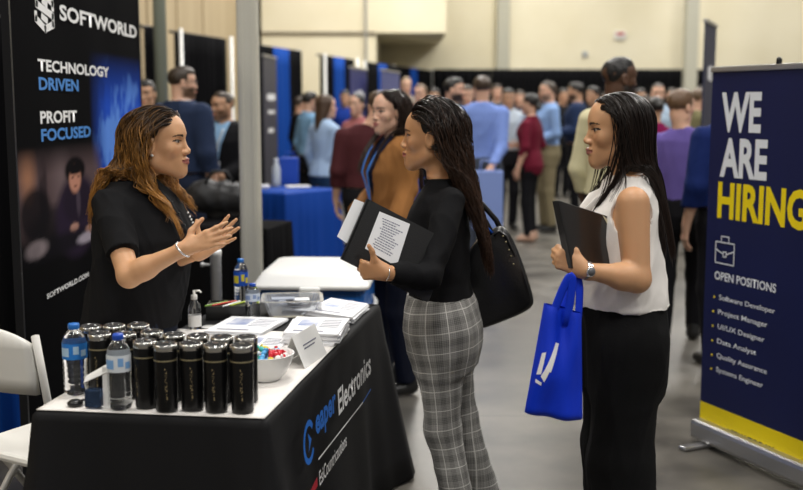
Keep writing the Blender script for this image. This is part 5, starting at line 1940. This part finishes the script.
# ------------------------------------------------------------------ folders, bags
def slab_from(quad, Y, th, tilt=None):
    """corner points at their own depths -> thin slab in world space"""
    return [at(x, y, yy) for (x, y), yy in zip(quad, Y)]
def frame_of(P_):
    o_ = P_[0]; u = P_[1] - P_[0]; v = P_[3] - P_[0]
    n_ = np.cross(u, v); n_ /= np.linalg.norm(n_)
    return o_, u, v, n_
def folder(P_, name, label, th=.014, m=None, sheets=(), hide=None):
    o_, u, v, n_ = frame_of(P_)
    if n_[1] > 0: n_ = -n_          # towards the camera
    cen_ = sum(P_) / 4
    t = empty(name, cen_)
    mbk = m or mat('black folder leatherette', (.006, .006, .007), .42, bump=.15, bscale=300)
    def slab(nm, a0, a1, b0, b1, d0, d1, mm_, bev=True):
        c_ = [o_ + u * a + v * b_ for a, b_ in ((a0, b0), (a1, b0), (a1, b1), (a0, b1))]
        vs = [tuple(q + n_ * d0 - cen_) for q in c_] + [tuple(q + n_ * d1 - cen_) for q in c_]
        return MB().add(vs, [(0, 1, 2, 3), (7, 6, 5, 4), (0, 4, 5, 1), (1, 5, 6, 2), (2, 6, 7, 3), (3, 7, 4, 0)]).build(nm, mm_, t)
    slab('front_cover', 0, 1, 0, 1, th * .32, th * .5, mbk)
    slab('back_cover', 0, 1, 0, 1, -th * .5, -th * .32, mbk)
    slab('spine', -.004, .02, 0, 1, -th * .5, th * .5, mbk)
    slab('inner_pages', .03, .97, .02, .975, -th * .30, th * .30, mat('page stack', s2l(120, 120, 118), .6))
    for nm, a0, a1, b0, b1, d0, mm_ in sheets: slab(nm, a0, a1, b0, b1, d0, d0 + .0006, mm_)
    tag(t, label, 'folder')
    return t, (o_, u, v, n_, cen_)
YF = 3.315
# the near cover: top left, top right, bottom right, bottom left in the photo
FB = [at(367, 199, 3.40), at(452, 243, 3.47), at(424, 305, 3.41), at(341, 259, 3.33)]
FB[2] = FB[1] + FB[3] - FB[0]
fb, (o_, u, v, n_, cen_) = folder(FB, 'document_folder', 'black folder with a printed white page held by the woman in plaid trousers')
m_txt = mat('grey ink')
def page_on(corners_px, plane_o, nrm, push, nm, label, m=m_pap, lines=True, par=None):
    P_ = []
    for x, y in corners_px:
        d = at(x, y, 1.0) - np.array([0, 0, CAM_Z])
        t_ = np.dot(plane_o + nrm * push - np.array([0, 0, CAM_Z]), nrm) / np.dot(d, nrm)
        P_.append(np.array([0, 0, CAM_Z]) + d * t_)
    c_ = sum(P_) / 4
    vs = [tuple(q - c_) for q in P_] + [tuple(q - c_ + nrm * .0008) for q in P_]
    o = MB().add(vs, [(0, 1, 2, 3), (7, 6, 5, 4), (0, 4, 5, 1), (1, 5, 6, 2), (2, 6, 7, 3), (3, 7, 4, 0)]).build(nm, m, None, c_)
    if lines:
        mb = MB(); rr_ = random.Random(3)
        a, b_, cc_, dd_ = P_
        for k in range(13):
            f = .12 + k * .06
            s0 = .12 + rr_.uniform(0, .14); e0 = .88 - rr_.uniform(0, .3)
            x0 = s0
            while x0 < e0:
                w_ = rr_.uniform(.03, .08)
                q = [(a * (1 - x) + b_ * x) * (1 - y) + (dd_ * (1 - x) + cc_ * x) * y - c_ + nrm * .0012 for x, y in ((x0, f), (min(x0 + w_, e0), f), (min(x0 + w_, e0), f + .024), (x0, f + .024))]
                mb.add([tuple(p) for p in q], [(0, 1, 2, 3)]); x0 += w_ + .015
        mb.build('printed_lines', m_txt, o)
    tag(o, label, 'paper')
    return o
page_on([(379.5, 211.5), (410, 224), (396.5, 266.5), (365, 248.5)], o_, n_, .0075, 'paper_sheet', 'white printed page clipped on the front of the black folder')
page_on([(354.5, 199), (368, 204), (352, 247), (337, 236.5)], o_, n_, -.010, 'paper_sheet', 'blank white sheet sticking out behind the black folder', lines=False)
# folder of the woman in white
FC = [at(555.5, 201, 3.08), at(612, 219, 3.26), at(622, 276, 3.26), at(569, 268, 3.08)]
FC[2] = FC[1] + FC[3] - FC[0]
fc, (o2, u2, v2, n2, cen2) = folder(FC, 'document_folder', 'black folder with papers held against the white blouse', th=.022, m=mat('glossy black folder', (.006, .006, .007), .3, coat=.3))
mb = MB()
q = [o2 + u2 * a + v2 * b_ + n2 * .012 - cen2 for a, b_ in ((.76, .01), (.93, .10), (.93, .30), (.84, .18))]
mb.add([tuple(p) for p in q] + [tuple(p + n2 * .001) for p in q], [(0, 1, 2, 3), (7, 6, 5, 4), (0, 4, 5, 1), (1, 5, 6, 2), (2, 6, 7, 3), (3, 7, 4, 0)])
mb.build('bookmark_paper', mat('cream paper', s2l(215, 210, 180), .6), fc)
q = [o2 + u2 * a + v2 * b_ - cen2 for a, b_ in ((.06, -.02), (.9, -.015), (.9, .06), (.06, .06))]
mb = MB().add([tuple(p - n2 * .004) for p in q] + [tuple(p + n2 * .004) for p in q], [(0, 1, 2, 3), (7, 6, 5, 4), (0, 4, 5, 1), (1, 5, 6, 2), (2, 6, 7, 3), (3, 7, 4, 0)])
mb.build('page_edge', mat('page stack'), fc)

# blue tote
YT = 3.02
def bag(name, top_l, top_r, bot_r, bot_l, Yb, depth, m, label, cat, bulge=.03, seed=1, foldamp=.01):
    TLp, TRp, BRp, BLp = [at(x, y, Yb) for x, y in (top_l, top_r, bot_r, bot_l)]
    cen_ = (TLp + TRp + BRp + BLp) / 4
    nu_, nv_ = 26, 34
    vs = []
    r = random.Random(seed); p1, p2, p3 = [r.uniform(0, 6) for _ in range(3)]
    for sgn in (-1, 1):
        for j in range(nv_ + 1):
            v_ = j / nv_
            for i in range(nu_ + 1):
                u_ = i / nu_
                p = (TLp * (1 - u_) + TRp * u_) * (1 - v_) + (BLp * (1 - u_) + BRp * u_) * v_
                pr = (1 - (2 * u_ - 1) ** 4) ** .5
                dp = (depth / 2) * pr * (.35 + .65 * min(1, v_ * 1.6) ** .7) * (1 - max(0, v_ - .96) / .04 * .35)
                f = foldamp * (math.sin(u_ * 13 + p1 + 2 * v_) * .5 + .6 * math.sin(u_ * 7 - v_ * 5 + p2) + .4 * math.sin(v_ * 9 + u_ * 4 + p3)) * pr
                q = p - cen_ + np.array([0, sgn * dp + f, 0])
                vs.append(tuple(q))
    W_ = nu_ + 1; N_ = W_ * (nv_ + 1)
    fs = []
    for j in range(nv_):
        for i in range(nu_):
            a = j * W_ + i
            fs.append((a, a + W_, a + W_ + 1, a + 1)); b_ = N_ + a; fs.append((b_, b_ + 1, b_ + W_ + 1, b_ + W_))
    for i in range(nu_):
        fs.append((nv_ * W_ + i, N_ + nv_ * W_ + i, N_ + nv_ * W_ + i + 1, nv_ * W_ + i + 1))
    t = empty(name, cen_)
    bodyo = MB().add(vs, fs, True).build('bag_body', m, t)
    tag(t, label, cat)
    return t, bodyo, cen_, (TLp, TRp, BRp, BLp)
m_tote = mat('royal blue tote fabric', s2l(8, 50, 196), .5, spec=.3, bump=.08, bscale=400)
tt, tb, tc_, (TLp, TRp, BRp, BLp) = bag('tote_bag', (544, 303), (581.5, 313), (582.5, 418), (524.5, 412), YT, .11, m_tote, 'royal blue tote bag with white mark hanging from the wrist of the woman in white', 'bag', foldamp=.012)
hand_pt = at(575, 273, 3.02)
def strap_pts(p0, p1, top, n=14):
    out = []
    for i in range(n + 1):
        t_ = i / n
        q = (1 - t_) ** 2 * p0 + 2 * t_ * (1 - t_) * (top * 2 - (p0 + p1) / 2) + t_ ** 2 * p1
        out.append(tuple(q - tc_))
    return out
MB().tube(strap_pts(at(550, 322, 3.00), at(566, 326, 3.00), at(571, 276, 3.0)), .012, 8, flat=.22).build('strap', m_tote, tt)
MB().tube(strap_pts(at(556, 324, 3.07), at(577, 330, 3.07), at(577, 278, 3.10)), .012, 8, flat=.22).build('strap', m_tote, tt)
# white mark on the tote, following its near face
def tote_pt(u_, v_, push=.0015):
    n_u, n_v = 26, 34
    me = tb.data
    x, y = u_ * n_u, v_ * n_v
    i, j = int(min(x, n_u - 1)), int(min(y, n_v - 1))
    fx, fy = x - i, y - j
    g_ = lambda a, b_: np.array(me.vertices[b_ * (n_u + 1) + a].co)
    p = (g_(i, j) * (1 - fx) + g_(i + 1, j) * fx) * (1 - fy) + (g_(i, j + 1) * (1 - fx) + g_(i + 1, j + 1) * fx) * fy
    return tuple(p + np.array([0, -push, 0]))
def tote_patch(mb, quad, n=8):
    (a, b_, c_, d_) = [np.array(q, float) for q in quad]
    vs = []
    for j in range(n + 1):
        for i in range(n + 1):
            s_, t_ = i / n, j / n
            q = (a * (1 - s_) + b_ * s_) * (1 - t_) + (d_ * (1 - s_) + c_ * s_) * t_
            vs.append(tote_pt(q[0], q[1]))
    mb.add(vs, [(j * (n + 1) + i, j * (n + 1) + i + 1, (j + 1) * (n + 1) + i + 1, (j + 1) * (n + 1) + i) for j in range(n) for i in range(n)], True)
mb = MB()
tote_patch(mb, ((.10, .42), (.17, .40), (.13, .60), (.06, .62)))
tote_patch(mb, ((.36, .30), (.44, .31), (.20, .66), (.13, .62)))
tote_patch(mb, ((.38, .34), (.44, .31), (.30, .56), (.24, .56)))
tote_patch(mb, ((.06, .66), (.16, .67), (.16, .70), (.06, .69)))
mb.build('white_mark', m_wh, tt)

# black shoulder bag of the woman in plaid trousers
m_bag = mat('black bag leather', (.007, .007, .008), .33, bump=.1, bscale=120)
YBg = 3.86
prof = [(489, 232), (497, 226), (504, 226), (512, 236), (521, 258), (528, 280), (533, 298), (531, 305), (520, 312), (500, 320), (478, 328), (466, 326), (462, 300), (464, 262), (475, 240)]
P_ = [at(x, y, YBg) for x, y in prof]
cb = sum(P_) / len(P_)
vs, fs = [], []
layers = [(-.075, .86), (-.07, .93), (-.05, .985), (0, 1.0), (.05, .985), (.07, .93), (.075, .86)]
import itertools
def chaikin(P, n=2):
    for _ in range(n):
        out = []
        for i in range(len(P)):
            a, b_ = P[i], P[(i + 1) % len(P)]
            out += [a * .75 + b_ * .25, a * .25 + b_ * .75]
        P = out
    return P
Pc = chaikin(P_)
m_ = len(Pc)
for yo, sc in layers:
    for p in Pc:
        q = (p - cb) * sc
        top = max(0, min(1, (q[2] + .02) / .15))
        vs.append((q[0], q[1] + yo * (1 - .55 * top), q[2]))
for k in range(len(layers) - 1):
    for i in range(m_): fs.append((k * m_ + i, k * m_ + (i + 1) % m_, (k + 1) * m_ + (i + 1) % m_, (k + 1) * m_ + i))
fs += [tuple(reversed(range(m_))), tuple((len(layers) - 1) * m_ + i for i in range(m_))]
t = empty('shoulder_bag', cb)
MB().add(vs, fs, True).build('bag_body', m_bag, t)
mb = MB()
mb.tube([tuple(at(x, y, YBg - .045) - cb) for x, y in ((494, 236), (499, 231), (506, 236), (514, 254), (521, 276), (526, 297))], .005, 6)
mb.build('piping', m_bag, t)
mb = MB()
for x, y in ((503, 236), (506, 242), (509, 250), (511, 256), (513.5, 264), (516, 272), (518.5, 282)):
    MB().lathe([(.001, -.003), (.0038, -.001), (.0038, .001), (.001, .003)], 8, tuple(at(x, y, YBg - .052) - cb)).build('stud', mat('dull gold'), t)
MB().tube([tuple(at(x, y, YBg - .02) - cb) for x, y in ((494, 238), (486, 222), (474, 205), (460, 196), (452, 193))] , .010, 8, flat=.4).build('strap', m_bag, t)
MB().tube([tuple(at(x, y, YBg + .03) - cb) for x, y in ((504, 236), (496, 220), (482, 204), (468, 195), (458, 192))], .010, 8, flat=.4).build('strap', m_bag, t)
mb = MB().tube([tuple(at(x, y, YBg - .03) - cb) for x, y in ((486, 234), (488, 228), (492, 233))], .006, 6)
mb.build('blue_tag', mat('blue drape cloth'), t)
tag(t, 'large black leather shoulder bag at the back of the woman in plaid trousers', 'bag')

# ------------------------------------------------------------------ tables and goods farther back
def cloth_table(px0, py0, px1, py1, depth, m, label, z=.75, flare=.02, rz=None):
    a, b_ = on(px0, py0, z), on(px1, py1, z)
    pl = Plane(a, b_)
    t = empty('draped_table', (a[0], a[1], 0), pl.rz)
    L_ = pl.len
    per = []
    K = 40
    cs_ = [np.array(q) for q in ((0, 0), (L_, 0), (L_, depth), (0, depth))]
    for i in range(4):
        for k in range(K): per.append(cs_[i] + (cs_[(i + 1) % 4] - cs_[i]) * k / K)
    cc_ = sum(cs_) / 4
    rows = []
    for zz, f in ((z, 0), (z - .01, .004), (z * .66, .012), (z * .33, .022), (.015, .034)):
        r_ = []
        for i, p in enumerate(per):
            dn = 1 - zz / z
            w_ = f + dn * flare * math.sin(i * .9 + math.sin(i * .23) * 2)
            d = p - cc_; d = d / np.linalg.norm(d)
            r_.append((*(p + d * w_), zz))
        rows.append(r_)
    vs = [p for r_ in rows for p in r_] + [(cc_[0], cc_[1], z)]
    n = len(per); fs = []
    for r_i in range(len(rows) - 1):
        for i in range(n): fs.append((r_i * n + (i + 1) % n, r_i * n + i, (r_i + 1) * n + i, (r_i + 1) * n + (i + 1) % n))
    fs += [(len(vs) - 1, i, (i + 1) % n) for i in range(n)]
    MB().add(vs, fs, True).build('tablecloth', m, t)
    MB().box((L_ / 2, depth / 2, z - .02), (L_ - .03, depth - .03, .025)).build('tabletop', mat('grey plastic'), t)
    tag(t, label, 'table')
    return t
m_bc = mat('cobalt table cloth', s2l(12, 62, 150), .7, spec=.2)
cloth_table(226, 190, 285, 194, .75, m_bc, 'table under a cobalt blue cloth behind the silver square post', z=.80)
cloth_table(374, 181, 398, 182, .6, m_bc, 'cobalt covered table far behind the woman in the mustard blazer', z=.78)
cloth_table(160, 226, 266, 229, .5, m_black, 'black covered table behind the woman in the polo shirt', z=.78)
def far_bottle(px, py, z, h_, r, label, col=None):
    p = on(px, py, z)
    t = empty('water_bottle', p)
    MB().lathe([(r * .9, 0), (r, .01), (r, h_ * .65), (r * .5, h_ * .85), (r * .45, h_ * .9)], 16).build('bottle_body', mat('frosted bottle', s2l(206, 214, 220), .3, trans=.3) if col is None else col, t)
    MB().lathe([(r * .5, h_ * .9), (r * .5, h_)], 12).build('bottle_cap', mat('bottle cap white', s2l(220, 225, 230), .4), t)
    tag(t, label, 'bottle')
far_bottle(276.5, 186, .805, .26, .04, 'pale water bottle on the cobalt blue table behind the silver post')
p = on(290, 184, .805)
tag(MB().box((0, 0, .13), (.17, .12, .26), bev=.01).tube([(-.05, 0, .26), (-.04, 0, .31), (.04, 0, .31), (.05, 0, .26)], .006, 6).build('gift_bag', mat('blue paper bag', s2l(25, 70, 175), .5), None, p), 'small blue paper bag on the cobalt table beside the pale bottle', 'bag')
p = on(298, 187, .805)
tag(MB().box((0, 0, .006), (.22, .15, .012)).build('booklet', m_pap, None, p, .3), 'white booklet lying on the small cobalt table', 'booklet')
p = on(264, 188, .805)
tag(MB().box((0, 0, .015), (.10, .08, .03), bev=.004).build('card_box', m_pap, None, p, .2), 'small white box on the cobalt table left of the pale bottle', 'box')
# backpack on the black table
pbp = on(219, 219, .785) + np.array([0, .15, 0])
Vq, Qq = surf([ell((0, 0, .13), (.26, .16, .13), .03), ell((-.12, -.03, .16), (.12, .12, .11), .04), ell((.13, -.02, .12), (.12, .13, .10), .04), halfspace((0, 0, -1), -.004, .004)], .015)
Vq = folds(Vq, vnormals(Vq, Qq), .012, 1.5, 3)
t = link('backpack', np_mesh('backpack', Vq, Qq, mat('black nylon', (.012, .012, .014), .6)), None, pbp)
mb = MB().tube([(-.10, -.10, .25), (-.04, -.12, .33), (.05, -.12, .33), (.10, -.10, .25)], .012, 8); mb.build('strap', mat('black nylon'), t)
tag(t, 'slumped black backpack on the black covered table', 'bag')
# cloth strip and bottle shape hanging at the black table
tag(MB().lathe([(.012, .55), (.02, .45), (.045, .30), (.05, .22), (.03, .2)], 12).build('white_napkin', mat('white cloth'), None, (on(289, 262, .0)[0], on(289, 262, .0)[1] , -.195)), 'white cloth hanging by the corner of the cobalt blue table', 'cloth')

# ------------------------------------------------------------------ visitors farther back
R_ = math.radians
BR, BL, BLO = (.030, .018, .010), (.009, .007, .006), (.20, .125, .06)
LB_ = s2l(150, 176, 214)
def P(px, cr, Y, yaw, label, **kw):
    kw.setdefault('h', .015 if Y < 9 else .019 if Y < 14 else .026)
    kw.setdefault('fh', .006 if Y < 9 else .008 if Y < 14 else .012)
    return person(px, cr, Y, R_(yaw), label, **kw)
BT = (.006, .006, .008)
i1 = P(181, 65.5, 8.2, -28, 'bearded man in navy suit jacket seen from behind, left of the black drape', skin='light', hair='short', hairc=BR, top='jacket', topc=s2l(36, 48, 74), under=(.6, .6, .6), trouc=s2l(30, 38, 58), hyaw=R_(-42), beard=(.10, .055, .03), glasses=True, build=1.05)
i2 = P(223, 91, 8.7, 162, 'man in black blazer and light blue shirt with lanyard beside the silver post', skin='olive', hair='crop', hairc=BR, top='jacket', topc=BT, under=s2l(140, 178, 214), trouc=BT, hyaw=R_(-30), arms=('front', 'front'), beard=(.16, .085, .05))
lanyard(i2, 1.12, mat('pale lanyard', s2l(180, 190, 200), .6), zt=1.38)
P(146, 79, 9.2, 175, 'dark haired person partly hidden behind the dark banner and round column', skin='olive', hair='short', hairc=BL, topc=BT, trouc=BT)
i3 = P(325, 94, 10.6, -48, 'woman in light blue shirt and jeans pointing to the right, with long brown hair', male=False, skin='light', hair='long', hairc=(.055, .028, .014), top='shirt', topc=s2l(160, 184, 214), trouc=s2l(34, 60, 92), hyaw=R_(-30), hem=.88, build=1.12,
       arms=('point', 'down'), armpos=[dict(el=at(330, 158, 10.5), wr=at(351, 150, 10.35), d=(1, -.1, .35), t=(0, 0, 1)), None])
P(357, 93, 11.6, 150, 'woman in patterned dusty pink blouse facing left, dark hair tied back', male=False, skin='light', hair='low_bun', hairc=BL, top='blouse', topc=s2l(150, 92, 92), trouc=BT, hyaw=R_(0), arms=('bent', 'front'))
P(309, 91, 12.6, -60, 'man in pale blue shirt mostly hidden behind the woman in light blue', skin='light', hair='short', hairc=BL, topc=s2l(120, 160, 196), trouc=BT)
P(375, 93, 8.2, 8, 'person in dark maroon sweater with their back turned, left of the mustard blazer', skin='light', hair='short', hairc=(.06, .035, .02), top='sweater', topc=s2l(72, 34, 38), trouc=BT, build=1.05, X=None, root=at(366, 200, 8.2)[:2], headpos=at(378, 106, 8.2))
P(406, 77, 16.5, 190, 'light haired person far back below the small slate banner', skin='light', hair='crop', hairc=(.25, .17, .10), topc=s2l(120, 110, 100), trouc=BT)
P(421, 84, 14.5, 150, 'balding man far back above the woman in plaid trousers', skin='light', hair='crop', hairc=(.16, .10, .06), topc=s2l(110, 60, 60), trouc=BT)
P(453, 77, 10.8, -120, 'bearded man in navy jacket and glasses left of the man in blue shirt', skin='light', hair='short', hairc=BL, top='jacket', topc=s2l(26, 32, 52), under=s2l(80, 110, 120), trouc=BT, beard=(.03, .018, .012), hyaw=R_(15))
P(467, 85, 13.2, 185, 'man facing the camera between the bearded man and the blue shirt', skin='light', hair='short', hairc=BR, topc=s2l(70, 100, 110), trouc=BT)
i4 = P(482, 75, 10.2, -6, 'man in blue shirt and grey trousers seen from behind at the centre', skin='light', hair='short', hairc=(.045, .026, .015), topc=s2l(118, 142, 206), trouc=s2l(62, 68, 80), hyaw=R_(14), build=1.06, arms=('bent', 'bent'), tuck=True, hem=1.0, armpos=[dict(el=at(501, 148, 10.05), wr=at(490, 170, 9.85), d=(-.2, -.3, -1), t=(-1, 0, 0)), None])
P(508, 88, 13.4, 195, 'man in white and pale blue shirt behind the woman in maroon', skin='olive', hair='short', hairc=BL, topc=s2l(176, 186, 196), trouc=BT, hyaw=R_(-10))
i5 = P(531, 93, 12.2, 62, 'woman in maroon tunic and black trousers with a dark ponytail', male=False, skin='light', hair='low_bun', hairc=BL, top='tunic', topc=s2l(100, 22, 42), trouc=BT, hem=.74, build=1.12, sleeve='threeq', arms=('bent', 'down'), shoec=(.45, .28, .2))
i6 = P(549, 81, 13.2, 100, 'man in blue dress shirt and khaki trousers looking left', skin='light', hair='crop', hairc=(.05, .035, .025), topc=s2l(128, 158, 204), trouc=s2l(128, 118, 92), beard=(.22, .14, .10), arms=('front', 'front'), tuck=True, hem=1.0)
P(577, 82, 14.5, 75, 'man in navy suit jacket facing left behind the man in khakis', skin='olive', hair='short', hairc=BL, top='jacket', topc=s2l(30, 44, 74), under=(.6, .65, .7), trouc=BT, beard=(.05, .03, .02), arms=('bent', 'bent'))
i7 = P(613, 58, 6.25, -52, 'tall Black man in pale yellow shirt behind the woman in white', skin='dark', hair='crop', hairc=(.006, .005, .005), topc=s2l(206, 200, 164), trouc=BT, root=at(612, 300, 6.25)[:2], headpos=at(620, 79, 6.25), hyaw=R_(-20), beard=(.012, .008, .006), build=1.08, h=.012, fh=.005, legs='stride')
i8 = P(684, 92, 6.95, -20, 'man in purple checked shirt and black trousers with his back turned', skin='light', hair='short', hairc=(.11, .06, .03), topc=s2l(98, 84, 152), trouc=BT, hyaw=R_(-38), build=1.06, tuck=True, hem=1.0, arms=('bent', 'bent'), root=at(683, 200, 6.95)[:2], headpos=at(681, 107, 6.95), legs='stride')
i9 = P(730, 82, 6.35, 20, 'man in bright blue suit jacket mostly hidden behind the hiring banner', skin='light', hair='short', hairc=BR, top='jacket', topc=s2l(16, 34, 88), under=(.6, .6, .6), trouc=BT, build=1.05)
P(656, 96, 10.0, 10, 'dark haired woman in magenta top seen from behind, left of the purple shirt', male=False, skin='olive', hair='bun', hairc=BL, top='blouse', topc=s2l(130, 24, 78), trouc=BT)
P(658, 83, 13.0, 175, 'man with glasses far back above the magenta top', skin='light', hair='crop', hairc=BR, topc=s2l(160, 180, 200), trouc=BT)
P(698, 88, 12.0, -70, 'person in olive green top just right of the purple shirted man', skin='light', hair='short', hairc=(.10, .06, .03), topc=s2l(112, 108, 78), trouc=BT)
for px, cr, Y, yw, sk, hc_, tc_c, lab in (
        (435, 88, 17, 160, 'olive', BL, BT, 'distant person in black directly right of the balding man'),
        (497, 84, 18, 190, 'light', BR, (.05, .05, .06), 'distant person in dark grey right of the central blue shirt'),
        (520, 90, 17.5, 175, 'light', BR, s2l(60, 50, 60), 'distant person in dark plum top left of the maroon tunic'),
        (563, 88, 18, 200, 'olive', BL, BT, 'distant person in black between the khaki and navy suited men'),
        (594, 86, 15.5, 120, 'olive', BL, BT, 'dark haired person in black just right of the navy suited man'),
        (606, 92, 17, 175, 'light', BR, s2l(70, 70, 90), 'distant person in grey blue left of the yellow shirted man'),
        (640, 88, 16, 190, 'olive', BL, s2l(190, 190, 195), 'distant person in pale shirt right of the yellow shirted man'),
        (646, 95, 15, 120, 'light', BR, s2l(120, 60, 60), 'distant person in brick red top left of the magenta top'),
        (672, 88, 17.5, 170, 'light', BR, BT, 'distant person in black behind the purple shirted man'),
        (704, 84, 18, 190, 'olive', BL, s2l(120, 120, 60), 'distant person in mossy top at the foot of the grey column'),
        (390, 84, 18.5, 170, 'light', BR, (.2, .1, .1), 'distant person in brown red top behind the mustard blazer woman'),
        (345, 90, 17, 180, 'olive', BL, s2l(20, 50, 130), 'distant person in blue between the two women at the left aisle'),
        (300, 96, 15.5, -60, 'light', BR, BT, 'distant dark clothed person left of the pale blue shirted man')):
    P(px, cr, Y, yw, lab, skin=sk, hair='short', hairc=hc_, topc=tc_c, trouc=BT, h=.028, fh=.013, foldamp=0)
# pale blue paper bag held by the man in blue shirt
p = at(487, 232, 9.75)
t = empty('paper_bag', (p[0], p[1], p[2]))
MB().box((0, 0, .30), (.28, .10, .54), bev=.012).build('bag_body', mat('periwinkle paper', s2l(128, 150, 210), .6), t)
for sy in (-1, 1):
    MB().tube([(-.07, sy * .045, .56), (-.06, sy * .04, .66), (.06, sy * .04, .66), (.07, sy * .045, .56)], .005, 6).build('handle', mat('periwinkle paper'), t)
tag(t, 'pale periwinkle blue carrier bag held by the man in blue shirt', 'bag')
